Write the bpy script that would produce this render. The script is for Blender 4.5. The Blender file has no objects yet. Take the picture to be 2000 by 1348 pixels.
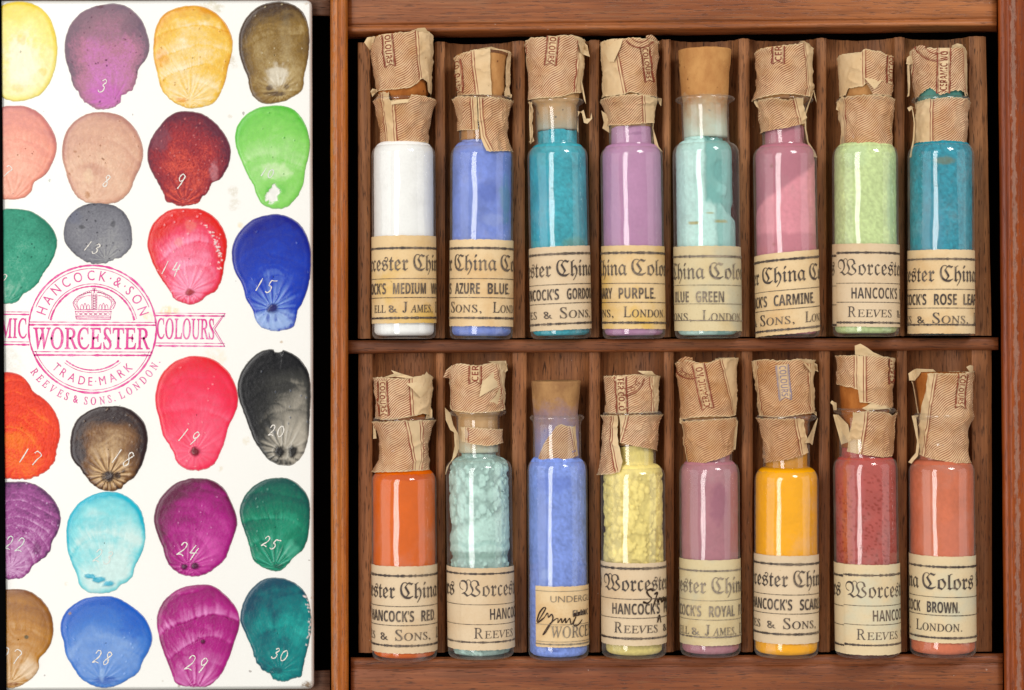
import bpy, bmesh, math, random
import numpy as np
from mathutils import Vector
from mathutils.geometry import tessellate_polygon

# ------------------------------------------------------------------ scene, camera, light
# 1 Blender unit = 100 px of the photograph = 1 cm of the real box
sc = bpy.context.scene
sc.unit_settings.scale_length = 0.01
D = 4200.0                      # camera height above the tray plane, in px
cam = bpy.data.cameras.new("camera")
cam.sensor_width = 36.0
cam.lens = 36.0 * 42.0 / 20.0
cam.clip_end = 400.0
camo = bpy.data.objects.new("camera", cam)
sc.collection.objects.link(camo)
camo.location = (0, 0, 42.0)
sc.camera = camo
w = bpy.data.worlds.new("World")
sc.world = w
w.use_nodes = True
w.node_tree.nodes["Background"].inputs[0].default_value = (1.0, 0.98, 0.95, 1)
w.node_tree.nodes["Background"].inputs[1].default_value = 0.44

def area(name, loc, target, sx, sy, power, color, roll=0.0):
    l = bpy.data.lights.new(name, 'AREA')
    l.shape = 'RECTANGLE'
    l.size, l.size_y = sx, sy
    l.energy = power
    l.color = color
    o = bpy.data.objects.new(name, l)
    sc.collection.objects.link(o)
    o.location = loc
    from mathutils import Matrix
    zx = (Vector(loc) - Vector(target)).normalized()
    yx = Vector((-math.sin(math.radians(roll)), math.cos(math.radians(roll)), 0))
    yx = (yx - zx * yx.dot(zx)).normalized()
    xx = yx.cross(zx)
    o.rotation_euler = Matrix((xx, yx, zx)).transposed().to_euler()
    return o

area("softbox_key", (-30, 6, 60), (1, 0, 0), 19, 62, 27000, (1, 0.975, 0.94), -8)
area("softbox_side", (-78, 4, 34), (0, 0, 0), 60, 70, 13000, (1, 0.98, 0.95), 0)
area("softbox_side_right", (82, 10, 30), (0, 0, 0), 50, 60, 8000, (1, 0.98, 0.95), 0)
area("softbox_fill", (38, 46, 52), (1, 0, 0), 22, 22, 21000, (1, 0.975, 0.94), 20)
sc.view_settings.view_transform = 'Standard'
sc.view_settings.look = 'None'
sc.view_settings.exposure = 0.10
sc.view_settings.gamma = 1.0
sc.view_settings.use_curve_mapping = False
sc.render.film_transparent = False
sc.cycles.max_bounces = 10
sc.cycles.transparent_max_bounces = 24
sc.cycles.caustics_reflective = False
sc.cycles.caustics_refractive = False

# ------------------------------------------------------------------ helpers
def P(px, py, z=0.0):
    k = (D - z) / D * 0.01
    return Vector(((px - 1000.0) * k, -(py - 674.0) * k, z * 0.01))

def s2l(c):
    c = np.asarray(c, dtype=float)
    return np.where(c <= 0.04045, c / 12.92, ((c + 0.055) / 1.055) ** 2.4)

def hx(h, k=1.0):
    v = np.array([int(h[i:i + 2], 16) for i in (0, 2, 4)]) / 255.0
    return s2l(v) * k * 0.87

def hx4(h, k=1.0):
    return tuple(hx(h, k)) + (1.0,)

def _h(ix, iy, seed):
    n = (ix.astype(np.int64) * 374761393 + iy.astype(np.int64) * 668265263 + seed * 974634777) & 0xFFFFFFFF
    n = ((n ^ (n >> 13)) * 1274126177) & 0xFFFFFFFF
    n = n ^ (n >> 16)
    return (n & 0xFFFF) / 65535.0

def vn(x, y, seed=0):
    x = np.asarray(x, float); y = np.asarray(y, float)
    xf = np.floor(x); yf = np.floor(y)
    fx = x - xf; fy = y - yf
    fx = fx * fx * (3 - 2 * fx); fy = fy * fy * (3 - 2 * fy)
    a = _h(xf, yf, seed); b = _h(xf + 1, yf, seed); c = _h(xf, yf + 1, seed); d = _h(xf + 1, yf + 1, seed)
    return (a * (1 - fx) + b * fx) * (1 - fy) + (c * (1 - fx) + d * fx) * fy

def fbm(x, y, seed=0, o=4):
    s = 0; a = 0.5; t = 0
    for i in range(o):
        s = s + a * vn(x, y, seed + i * 17); t += a
        x = x * 2.03 + 5.1; y = y * 2.03 + 1.7; a *= 0.5
    return s / t

def cells(x, y, seed=0):
    """nearest and second nearest feature distance, and the id of the cell"""
    xf = np.floor(x); yf = np.floor(y)
    d1 = np.full(np.shape(x), 9.0); d2 = np.full(np.shape(x), 9.0); idn = np.zeros(np.shape(x))
    for i in (-1, 0, 1):
        for j in (-1, 0, 1):
            cx = xf + i + _h(xf + i, yf + j, seed); cy = yf + j + _h(xf + i, yf + j, seed + 7)
            d = np.hypot(x - cx, y - cy)
            n = d < d1
            d2 = np.where(n, d1, np.minimum(d2, d))
            idn = np.where(n, _h(xf + i, yf + j, seed + 13), idn)
            d1 = np.where(n, d, d1)
    return d1, d2, idn

def ss(a, b, x):
    t = np.clip((x - a) / (b - a), 0, 1)
    return t * t * (3 - 2 * t)

def mkobj(name, verts, faces, mats, parent=None, smooth=True, col=None, attrs=None, midx=None):
    me = bpy.data.meshes.new(name)
    me.from_pydata([tuple(v) for v in verts], [], [tuple(int(i) for i in f) for f in faces])
    if smooth:
        me.polygons.foreach_set("use_smooth", [True] * len(me.polygons))
    for m in (mats if isinstance(mats, (list, tuple)) else [mats]):
        me.materials.append(m)
    if midx is not None:
        me.polygons.foreach_set("material_index", [int(i) for i in midx])
    if col is not None:
        a = me.attributes.new("Col", 'FLOAT_COLOR', 'POINT')
        c = np.ones((len(me.vertices), 4), np.float32)
        c[:, :3] = np.asarray(col).reshape(-1, 3)
        a.data.foreach_set("color", c.ravel())
    for k, v in (attrs or {}).items():
        v = np.asarray(v, np.float32)
        if v.ndim > 1:
            a = me.attributes.new(k, 'FLOAT_VECTOR', 'POINT')
            a.data.foreach_set("vector", v.ravel())
        else:
            a = me.attributes.new(k, 'FLOAT', 'POINT')
            a.data.foreach_set("value", v.ravel())
    me.update()
    o = bpy.data.objects.new(name, me)
    sc.collection.objects.link(o)
    if parent is not None:
        o.parent = parent
    return o

def empty(name, loc=(0, 0, 0), rz=0.0):
    o = bpy.data.objects.new(name, None)
    sc.collection.objects.link(o)
    o.location = loc
    o.rotation_euler = (0, 0, rz)
    o.empty_display_size = 0.3
    return o

def tag(o, label=None, cat=None, group=None, kind=None):
    for k, v in (("label", label), ("category", cat), ("group", group), ("kind", kind)):
        if v:
            o[k] = v
    return o

def gridf(K, M, closed=False, off=0):
    f = []
    for i in range(K - 1):
        for j in range(M if closed else M - 1):
            a = off + i * M + j; b = off + i * M + (j + 1) % M
            f.append((a, b, b + M, a + M))
    return f

def catmull(pts, n, closed=False):
    p = np.asarray(pts, float); N = len(p)
    out = []
    segs = N if closed else N - 1
    for i in range(segs):
        if closed:
            a, b, c, d = p[(i - 1) % N], p[i], p[(i + 1) % N], p[(i + 2) % N]
        else:
            a, b, c, d = p[max(i - 1, 0)], p[i], p[i + 1], p[min(i + 2, N - 1)]
        for k in range(n):
            t = k / n
            out.append(0.5 * (2 * b + (c - a) * t + (2 * a - 5 * b + 4 * c - d) * t * t + (3 * b - a - 3 * c + d) * t ** 3))
    if not closed:
        out.append(p[-1])
    return np.array(out)

class Flat:
    """2D figure in px: vertices and faces, with a material index"""
    def __init__(s):
        s.v = []; s.f = []; s.m = []
    def add(s, v, f, m=0):
        o = len(s.v)
        s.v += [tuple(x) for x in v]
        s.f += [tuple(i + o for i in q) for q in f]
        s.m += [m] * len(f)
    def stroke(s, pts, width, m=0, closed=False, jit=0.0, seed=0):
        p = np.asarray(pts, float)
        if closed:
            t = np.roll(p, -1, 0) - np.roll(p, 1, 0)
        else:
            t = np.gradient(p, axis=0)
        t /= np.maximum(np.hypot(t[:, 0], t[:, 1])[:, None], 1e-6)
        n = np.stack([-t[:, 1], t[:, 0]], 1)
        wd = np.broadcast_to(np.asarray(width, float), (len(p),)).copy()
        if jit:
            wd = wd * (1 + jit * (2 * vn(np.arange(len(p)) * 0.9 + seed * 7.3, np.zeros(len(p)), seed) - 1))
        a = p + n * wd[:, None] / 2; b = p - n * wd[:, None] / 2
        N = len(p)
        f = [(i, (i + 1) % N, (i + 1) % N + N, i + N) for i in range(N if closed else N - 1)]
        s.add(np.vstack([a, b]), f, m)
    def line(s, x0, y0, x1, y1, width, m=0, jit=0.0, seed=0, n=None):
        n = n or max(2, int(math.hypot(x1 - x0, y1 - y0) / 4))
        t = np.linspace(0, 1, n)[:, None]
        s.stroke(np.array([[x0, y0]]) * (1 - t) + np.array([[x1, y1]]) * t, width, m, False, jit, seed)

# ------------------------------------------------------------------ lettering
_styles = {'frak': (0x1D504, 0x1D51E), 'serif': (0x1D400, 0x1D41A), 'ital': (0x1D434, 0x1D44E), 'script': (0x1D4D0, 0x1D4EA), 'bold': (0x1D5D4, 0x1D5EE), 'roman': (0x1D434, 0x1D44E)}
_fx = {0x1D506: 0x212D, 0x1D50B: 0x210C, 0x1D50C: 0x2111, 0x1D515: 0x211C, 0x1D51D: 0x2128, 0x1D455: 0x210E}
_tc = {}
def glyphs(s, style='sans', offset=0.0):
    """flat letters with cap height 1, starting at x = 0: (vertices, faces, width)"""
    key = (s, style, offset)
    if key in _tc:
        return _tc[key]
    body = s
    if style in _styles:
        up, lo = _styles[style]
        body = ''.join(chr(_fx.get(c, c)) for c in [up + ord(ch) - 65 if 'A' <= ch <= 'Z' else lo + ord(ch) - 97 if 'a' <= ch <= 'z' else ord(ch) for ch in s])
    c = bpy.data.curves.new('lettering', 'FONT')
    c.body = body; c.resolution_u = 3; c.offset = offset
    o = bpy.data.objects.new('lettering', c)
    m = o.to_mesh()
    v = np.array([(q.co.x, q.co.y) for q in m.vertices]).reshape(-1, 2)
    f = [tuple(p.vertices) for p in m.polygons]
    o.to_mesh_clear()
    bpy.data.objects.remove(o); bpy.data.curves.remove(c)
    if style == 'roman':      # slanted letters set upright
        v[:, 0] -= v[:, 1] * 0.23
    x0, x1 = v[:, 0].min(), v[:, 0].max()
    v = (v - np.array([[x0, 0]])) / 0.70
    _tc[key] = (v, f, (x1 - x0) / 0.70)
    return _tc[key]

def put(F, s, org, b, length, cap, style='sans', offset=0.0, m=0):
    """text along direction b (image axes, y down) squeezed to a length"""
    v, f, wd = glyphs(s, style, offset)
    b = np.asarray(b, float) / np.hypot(*b)
    up = np.array([b[1], -b[0]])
    F.add(np.asarray(org)[None] + v[:, :1] * (length / wd) * b[None] + v[:, 1:] * cap * up[None], f, m)

def put_arc(F, s, cx, cy, r, a0, a1, cap, style='sans', offset=0.0, inward=False, m=0, xs=1.0):
    """letters round a circle, from angle a0 to a1 (degrees, clockwise from up)"""
    chars = [c for c in s]
    wds = [0.35 if c == ' ' else glyphs(c, style, offset)[2] + 0.22 for c in chars]
    tot = sum(wds); acc = 0
    for c, wd in zip(chars, wds):
        if c != ' ':
            a = math.radians(a0 + (a1 - a0) * (acc + wd / 2) / tot)
            rad = np.array([math.sin(a), -math.cos(a)])
            tan = np.array([math.cos(a), math.sin(a)])
            if inward:
                tan = -tan; upv = -rad
            else:
                upv = rad
            v, f, w0 = glyphs(c, style, offset)
            org = np.array([cx, cy]) + rad * r
            F.add(org[None] + (v[:, :1] - w0 / 2) * cap * xs * tan[None] + v[:, 1:] * cap * upv[None], f, m)
        acc += wd

DIG = {
 '0': [[(.5, 1), (.15, .75), (.1, .3), (.4, 0), (.75, .2), (.85, .65), (.55, 1)]],
 '1': [[(.62, 1), (.45, .5), (.25, 0)]],
 '2': [[(.2, .72), (.4, .98), (.75, .9), (.7, .55), (.3, .2), (.12, .03), (.45, .12), (.85, .05)]],
 '3': [[(.3, .85), (.6, 1), (.8, .8), (.5, .55), (.75, .4), (.65, .1), (.3, 0), (.1, .15)]],
 '4': [[(.45, 1), (.2, .5), (.15, .38), (.5, .42), (.9, .5)], [(.85, .85), (.65, .4), (.5, -.1)]],
 '5': [[(.45, .95), (.3, .55), (.6, .5), (.65, .2), (.35, 0), (.08, .08)], [(.45, .95), (.75, .93), (1.15, .98)]],
 '7': [[(.15, .8), (.4, .95), (.9, .75), (.6, .4), (.35, 0)]],
 '8': [[(.8, .85), (.5, 1), (.3, .8), (.5, .5), (.6, .2), (.3, 0), (.12, .2), (.4, .48), (.75, .75), (.8, .88)]],
 '9': [[(.8, .85), (.5, 1), (.25, .75), (.4, .5), (.7, .65), (.8, .9), (.6, .4), (.35, 0)]],
}
def digits(F, s, cx, cy, h, wd, tilt=-8, gap=0.8):
    n = len(s); wdt = h * 0.62
    ca, sa = math.cos(math.radians(tilt)), math.sin(math.radians(tilt))
    for i, ch in enumerate(s):
        ox = (i - n / 2) * wdt * (1 + gap * 0.35)
        for st in DIG[ch]:
            q = catmull([(ox + (x + 0.22 * (y - .5)) * wdt, (0.5 - y) * h) for x, y in st], 6)
            q = np.stack([cx + q[:, 0] * ca - q[:, 1] * sa, cy + q[:, 0] * sa + q[:, 1] * ca], 1)
            F.stroke(q, wd, 0, False, 0.5, int(cx + i * 31) % 97)

# ------------------------------------------------------------------ materials
class NT:
    def __init__(s, name):
        s.m = bpy.data.materials.new(name); s.m.use_nodes = True
        s.t = s.m.node_tree; s.t.nodes.clear()
        s.out = s.n('ShaderNodeOutputMaterial')
    def n(s, typ, **kw):
        nd = s.t.nodes.new(typ)
        for k, v in kw.items():
            setattr(nd, k, v)
        return nd
    def lk(s, a, b):
        s.t.links.new(a, b)
    def val(s, sock, v):
        if hasattr(v, 'is_output'):
            s.lk(v, sock)
        else:
            sock.default_value = v
    def math(s, op, a, b=0.0, c=0.0, clamp=False):
        nd = s.n('ShaderNodeMath', operation=op, use_clamp=clamp)
        s.val(nd.inputs[0], a); s.val(nd.inputs[1], b); s.val(nd.inputs[2], c)
        return nd.outputs[0]
    def mix(s, fac, a, b, blend='MIX'):
        nd = s.n('ShaderNodeMix', data_type='RGBA', blend_type=blend)
        s.val(nd.inputs[0], fac); s.val(nd.inputs[6], a); s.val(nd.inputs[7], b)
        return nd.outputs[2]
    def noise(s, vec, scale, detail=4.0, rough=0.55):
        nd = s.n('ShaderNodeTexNoise')
        nd.inputs['Scale'].default_value = scale; nd.inputs['Detail'].default_value = detail
        nd.inputs['Roughness'].default_value = rough
        if vec is not None:
            s.lk(vec, nd.inputs['Vector'])
        return nd.outputs[0]
    def step(s, v, a, b):
        nd = s.n('ShaderNodeMapRange', interpolation_type='SMOOTHSTEP')
        s.val(nd.inputs[0], v); nd.inputs[1].default_value = a; nd.inputs[2].default_value = b
        return nd.outputs[0]
    def obj(s, scale=(1, 1, 1), loc=(0, 0, 0), rot=(0, 0, 0)):
        tc = s.n('ShaderNodeTexCoord'); mp = s.n('ShaderNodeMapping')
        mp.inputs['Scale'].default_value = scale; mp.inputs['Location'].default_value = loc; mp.inputs['Rotation'].default_value = rot
        oi = s.n('ShaderNodeObjectInfo'); sv = s.n('ShaderNodeVectorMath', operation='SCALE')
        sv.inputs[0].default_value = (37.0, 51.0, 23.0); s.lk(oi.outputs['Random'], sv.inputs['Scale'])
        ad = s.n('ShaderNodeVectorMath', operation='ADD')
        s.lk(tc.outputs['Object'], ad.inputs[0]); s.lk(sv.outputs[0], ad.inputs[1])
        s.lk(ad.outputs[0], mp.inputs[0])
        return mp.outputs[0]
    def bsdf(s, color, rough=0.5, spec=0.5, height=None, bump=0.2, dist=0.02, **kw):
        b = s.n('ShaderNodeBsdfPrincipled')
        s.val(b.inputs['Base Color'], color); s.val(b.inputs['Roughness'], rough)
        s.val(b.inputs['Specular IOR Level'], spec)
        for k, v in kw.items():
            s.val(b.inputs[k.replace('_', ' ')], v)
        if height is not None:
            bp = s.n('ShaderNodeBump'); bp.inputs['Strength'].default_value = bump; bp.inputs['Distance'].default_value = dist
            s.lk(height, bp.inputs['Height']); s.lk(bp.outputs[0], b.inputs['Normal'])
        s.lk(b.outputs[0], s.out.inputs[0])
        return b

def wood(name, dark, light, axis='X', seed=0.0, rough=0.42, spec=0.4, scuff='B09888', scf=0.35, pore=0.75, coat=0.0, grey=None, wear=None):
    t = NT(name)
    def sc3(along, across):
        return (along, across, across) if axis == 'X' else (across, along, across)
    loc = (seed * 3.1, seed * 1.7, seed)
    big = t.noise(t.obj(sc3(0.16, 0.9), loc), 1.0, 3)
    fine = t.noise(t.obj(sc3(0.6, 14), loc), 1.0, 5, 0.6)
    ring = t.noise(t.obj(sc3(0.12, 3.2), loc), 1.0, 4, 0.6)
    pv = t.noise(t.obj(sc3(3.4, 46), loc), 1.0, 2, 0.5)
    pores = t.step(pv, 0.57, 0.68)
    pv2 = t.noise(t.obj(sc3(0.9, 30), (loc[1], loc[0], 2)), 1.0, 2, 0.6)
    streak = t.step(pv2, 0.58, 0.75)
    f = t.math('ADD', t.math('MULTIPLY', big, 0.55), t.math('ADD', t.math('MULTIPLY', fine, 0.35), t.math('MULTIPLY', ring, 0.45)))
    f = t.step(f, 0.40, 0.95)
    c = t.mix(f, hx4(dark), hx4(light))
    if grey:
        c = t.mix(t.math('MULTIPLY', t.step(t.noise(t.obj(sc3(0.7, 2.4), (loc[1], 3, 1)), 1.0, 4), 0.50, 0.72), 0.55), c, hx4(grey))
    c = t.mix(t.math('MULTIPLY', pores, pore), c, hx4('2A140A'))
    c = t.mix(t.math('MULTIPLY', streak, 0.35), c, hx4(scuff, 0.55))
    sn = t.noise(t.obj((1.3, 1.3, 1.3), (seed * 5, 2, 0)), 1.0, 7, 0.75)
    sf = t.math('MULTIPLY', t.step(sn, 0.64, 0.74), scf)
    c = t.mix(sf, c, hx4(scuff))
    band = t.noise(t.obj(sc3(0.22, 7), (loc[2], loc[0], 4)), 1.0, 3, 0.55)
    c = t.mix(t.math('MULTIPLY', t.step(band, 0.48, 0.64), 0.38), c, hx4(dark, 0.62))
    gl = t.noise(t.obj(sc3(0.7, 26), (loc[1], loc[2], 9)), 1.0, 3, 0.6)
    c = t.mix(t.math('MULTIPLY', t.step(gl, 0.50, 0.66), 0.40), c, hx4(dark, 0.5))
    if wear is not None:
        # varnish rubbed away along the bead, with pits
        tc = t.n('ShaderNodeTexCoord'); sx = t.n('ShaderNodeSeparateXYZ'); t.lk(tc.outputs['Object'], sx.inputs[0])
        xo = t.math('ADD', sx.outputs[0], t.math('MULTIPLY', sx.outputs[1], wear[1]))
        dx = t.math('ABSOLUTE', t.math('SUBTRACT', xo, wear[0]))
        wn = t.noise(t.obj((14, 5.0, 4), (2, 1, 0)), 1.0, 6, 0.75)
        wm_ = t.math('MULTIPLY', t.step(t.math('ADD', dx, t.math('MULTIPLY', t.math('SUBTRACT', wn, 0.5), 0.26)), wear[2], wear[2] * 0.35), wear[3])
        c = t.mix(wm_, c, hx4('AC8A78'))
        pit = t.step(t.noise(t.obj((20, 6, 6), (7, 3, 0)), 1.0, 3, 0.6), 0.58, 0.66)
        c = t.mix(t.math('MULTIPLY', pit, t.math('MULTIPLY', wm_, 0.8)), c, hx4('4A2418'))
        fl = t.step(t.noise(t.obj((14, 14, 14), (3, 3, 0)), 1.0, 3, 0.6), 0.60, 0.68)
        c = t.mix(t.math('MULTIPLY', fl, 0.35), c, hx4('4E1C06'))
    dust = t.step(t.noise(t.obj((9, 9, 9), (seed, 5, 0)), 1.0, 2, 0.5), 0.76, 0.80)
    c = t.mix(t.math('MULTIPLY', dust, 0.5), c, hx4('C8B0A0'))
    h = t.math('SUBTRACT', t.math('MULTIPLY', fine, 0.5), t.math('MULTIPLY', pores, 0.8))
    rg = t.math('ADD', t.math('MULTIPLY', fine, 0.25), rough - 0.1)
    b = t.bsdf(c, rg, spec, h, 0.35, 0.02)
    if coat:
        b.inputs['Coat Weight'].default_value = coat; b.inputs['Coat Roughness'].default_value = 0.22
    return t.m

def plain(name, color, rough=0.5, spec=0.3, nscale=6, namt=0.2, bump=0.1, color2=None):
    t = NT(name)
    n = t.noise(t.obj(), nscale, 5, 0.6)
    c = t.mix(t.math('MULTIPLY', t.step(n, 0.35, 0.75), namt), color, color2 or tuple(x * 0.6 for x in color[:3]) + (1,))
    t.bsdf(c, rough, spec, n, bump, 0.01)
    return t.m

M_top = wood('rail_wood_top', '7C3E18', 'BC7440', 'X', 1.3, 0.40, 0.45, 'BC9468', 0.55, 0.55, grey='8E6040')
M_mid = wood('rail_wood_middle', '5C2C12', '9C5C34', 'X', 2.9, 0.45, 0.35, 'A07850', 0.35, 0.6)
M_bot = wood('rail_wood_bottom', '74381A', 'A86438', 'X', 4.1, 0.42, 0.4, 'B08858', 0.4, 0.7)
M_rack = wood('rack_wood', '7E4A26', 'C08454', 'Y', 5.3, 0.55, 0.3, '9A744E', 0.3, 0.8, grey='855C40')
M_rack2 = wood('rack_wood_second', '7E4824', 'BE7E4E', 'Y', 7.7, 0.55, 0.3, '9A744E', 0.3, 0.8, grey='835A3E')
M_part = wood('partition_varnish', '924408', 'DC8424', 'Y', 8.2, 0.32, 0.35, 'C8A080', 0.15, 0.5, coat=0.15, wear=(-3.42, 0.0015, 0.03, .35))
M_side = wood('side_wall_varnish', '7A3008', 'A8500F', 'Y', 9.6, 0.36, 0.25, 'A07050', 0.25, 0.4, coat=0.05, wear=(9.70, 0.0089, 0.06, .5))
M_ledge = wood('ledge_wood', '4A2E22', '7A5844', 'X', 3.3, 0.6, 0.25, '9A8070', 0.5, 0.9)
M_floor = plain('box_floor_dark', hx4('140C08'), 0.8, 0.1)
M_black = plain('added_strip_black', (0.0012, 0.0012, 0.0014, 1), 0.9, 0.02)

def ceramic():
    t = NT('white_glazed_ceramic')
    tc = t.n('ShaderNodeTexCoord')
    n = t.noise(t.obj(), 0.5, 3)
    c = t.mix(t.math('MULTIPLY', n, 0.5), hx4('F8F7F2', 0.93), hx4('F2F0E8', 0.93))
    nz = t.noise(t.obj(), 3.0, 5, 0.65)
    fine = t.noise(t.obj(), 14.0, 3, 0.6)
    for (px, py, r, hex_, a) in [(326, 612, 16, 'F0D8A0', .8), (344, 608, 10, 'F0D8A0', .8), (290, 618, 12, 'F4DCB0', .6), (452, 118, 20, 'C8BCA0', .7), (455, 375, 14, 'D0C8B4', .6), (458, 400, 16, 'D0C8B4', .5),
                                 (410, 12, 26, 'D8D0B8', .6), (450, 228, 6, 'C0B090', .6), (430, 14, 12, 'C8C0A8', .5), (18, 705, 34, 'DCD8CC', .7), (600, 1340, 13, '7A5C38', .9), (470, 440, 8, 'ECD8B0', .7),
                                 (550, 668, 4, 'B89870', .6), (610, 1168, 5, 'C0A080', .7), (598, 6, 6, 'C8B090', .6), (130, 1140, 5, 'E0D0B0', .5), (480, 860, 10, 'E4D8C0', .6), (430, 915, 8, 'E0D4BC', .6), (420, 700, 26, 'ECE2CC', .6),
                                 (615, 300, 5, 'C89888', .5), (97, 352, 3, '889078', .7), (350, 1340, 4, '907860', .6), (318, 1330, 4, 'B8A890', .6)]:
        p = P(px, py, 30)
        d = t.n('ShaderNodeVectorMath', operation='DISTANCE')
        t.lk(tc.outputs['Object'], d.inputs[0]); d.inputs[1].default_value = p
        dd = t.math('ADD', d.outputs[1], t.math('MULTIPLY', t.math('SUBTRACT', nz, 0.5), r * 0.02))
        mk = t.n('ShaderNodeMapRange', interpolation_type='SMOOTHSTEP')
        t.lk(dd, mk.inputs[0]); mk.inputs[1].default_value = r * 0.01; mk.inputs[2].default_value = r * 0.004
        c = t.mix(t.math('MULTIPLY', mk.outputs[0], t.math('MULTIPLY', t.step(fine, 0.3, 0.62), a)), c, hx4(hex_))
    sp = t.step(t.noise(t.obj((1, 1, 1), (4, 2, 1)), 7.0, 1, 0.3), 0.80, 0.83)
    c = t.mix(t.math('MULTIPLY', sp, 0.55), c, hx4('6A5A50'))
    t.bsdf(c, 0.28, 0.35, n, 0.05, 0.05)
    return t.m
M_cer = ceramic()

def paint_mat(name, rough=0.32, spec=0.4, bump=0.0, bscale=20.0):
    t = NT(name)
    a = t.n('ShaderNodeAttribute', attribute_name='Col')
    n = t.noise(t.obj(), bscale, 5, 0.65)
    c = t.mix(t.math('MULTIPLY', t.step(n, 0.3, 0.8), 0.16), a.outputs[0], (0.02, 0.015, 0.02, 1))
    t.bsdf(c, t.math('ADD', t.math('MULTIPLY', n, 0.2), rough - 0.1), spec, n, bump, 0.02)
    return t.m
M_gloss = paint_mat('dried_gloss_paint', 0.26, 0.28, 0.03, 12)
M_matt = paint_mat('dried_matt_paint', 0.5, 0.25, 0.25, 26)

def ink(name, color, fade, lo=0.38, hi=0.62, scale=9.0, base=None):
    """printing ink that has taken unevenly"""
    t = NT(name)
    n = t.noise(t.obj(), scale, 5, 0.7)
    m = t.noise(t.obj((1, 1, 1), (3, 1, 2)), 1.2, 2)
    f = t.step(t.math('ADD', t.math('MULTIPLY', n, 0.6), t.math('MULTIPLY', m, 0.4)), lo, hi)
    t.bsdf(t.mix(f, color, fade), 0.5, 0.25)
    return t.m
M_stamp = ink('magenta_stamp_ink', hx4('DC3A90'), hx4('F0A4CC'), 0.44, 0.70, 6.0)
M_scratch = plain('scratched_to_white', hx4('E8E2D8'), 0.5, 0.3, 20, 0.25, 0.1)
M_scratch2 = plain('scratched_pale', hx4('DCE0DA'), 0.5, 0.3, 20, 0.25, 0.1)
M_text = ink('label_ink', hx4('443A36'), hx4('8C7A66'), 0.42, 0.66, 12.0)
M_textf = ink('label_ink_faded', hx4('62584E'), hx4('A69680'), 0.40, 0.62, 12.0)
M_pen = ink('pen_ink', hx4('2A1608'), hx4('4A3020'), 0.4, 0.7, 5.0)
M_redink = ink('brown_red_ink', hx4('7E3420'), hx4('A05C3C'), 0.42, 0.70, 9.0)
M_blueink = ink('stained_ink', hx4('8A7A86'), hx4('A89088'), 0.40, 0.65, 9.0)

def glass():
    t = NT('thin_clear_glass')
    lw = t.n('ShaderNodeLayerWeight'); lw.inputs[0].default_value = 0.5
    p5 = t.math('POWER', lw.outputs['Facing'], 4.0)
    sm = t.noise(t.obj(), 5.0, 5, 0.7)
    f = t.math('ADD', t.math('MULTIPLY', p5, 0.45), 0.062)
    tr = t.n('ShaderNodeBsdfTransparent')
    t.lk(t.mix(t.math('POWER', lw.outputs['Facing'], 3.0), (0.985, 0.99, 0.985, 1), (0.80, 0.82, 0.80, 1)), tr.inputs[0])
    gl = t.n('ShaderNodeBsdfGlossy')
    t.lk(t.math('ADD', t.math('MULTIPLY', t.step(sm, 0.45, 0.8), 0.10), 0.075), gl.inputs['Roughness'])
    gl.inputs[0].default_value = (1, 1, 1, 1)
    bp = t.n('ShaderNodeBump'); bp.inputs['Strength'].default_value = 0.6; bp.inputs['Distance'].default_value = 0.10
    t.lk(t.noise(t.obj((1.0, 0.5, 1.0)), 1.1, 2, 0.4), bp.inputs['Height']); t.lk(bp.outputs[0], gl.inputs['Normal'])
    mx = t.n('ShaderNodeMixShader')
    t.lk(f, mx.inputs[0]); t.lk(tr.outputs[0], mx.inputs[1]); t.lk(gl.outputs[0], mx.inputs[2])
    df = t.n('ShaderNodeBsdfDiffuse'); df.inputs[0].default_value = hx4('E4E0D8')
    mx2 = t.n('ShaderNodeMixShader')
    dn = t.step(t.noise(t.obj(), 2.5, 5, 0.7), 0.3, 0.8)
    t.lk(t.math('ADD', t.math('MULTIPLY', t.math('ADD', t.math('POWER', lw.outputs['Facing'], 2.5), 0.02), t.math('ADD', t.math('MULTIPLY', dn, 0.20), 0.14)), t.math('MULTIPLY', t.step(t.noise(t.obj((1, 0.8, 1), (5, 5, 5)), 1.3, 6, 0.7), 0.50, 0.72), 0.10)), mx2.inputs[0])
    t.lk(mx.outputs[0], mx2.inputs[1]); t.lk(df.outputs[0], mx2.inputs[2])
    t.lk(mx2.outputs[0], t.out.inputs[0])
    return t.m
M_glass = glass()

def powder_mat():
    t = NT('pigment_powder')
    a = t.n('ShaderNodeAttribute', attribute_name='Col')
    n = t.noise(t.obj(), 24.0, 4, 0.7)
    c = t.mix(t.math('MULTIPLY', t.step(n, 0.35, 0.8), 0.07), a.outputs[0], (0.05, 0.05, 0.06, 1))
    t.bsdf(c, 0.9, 0.0, n, 0.12, 0.02)
    return t.m
M_powder = powder_mat()

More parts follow.
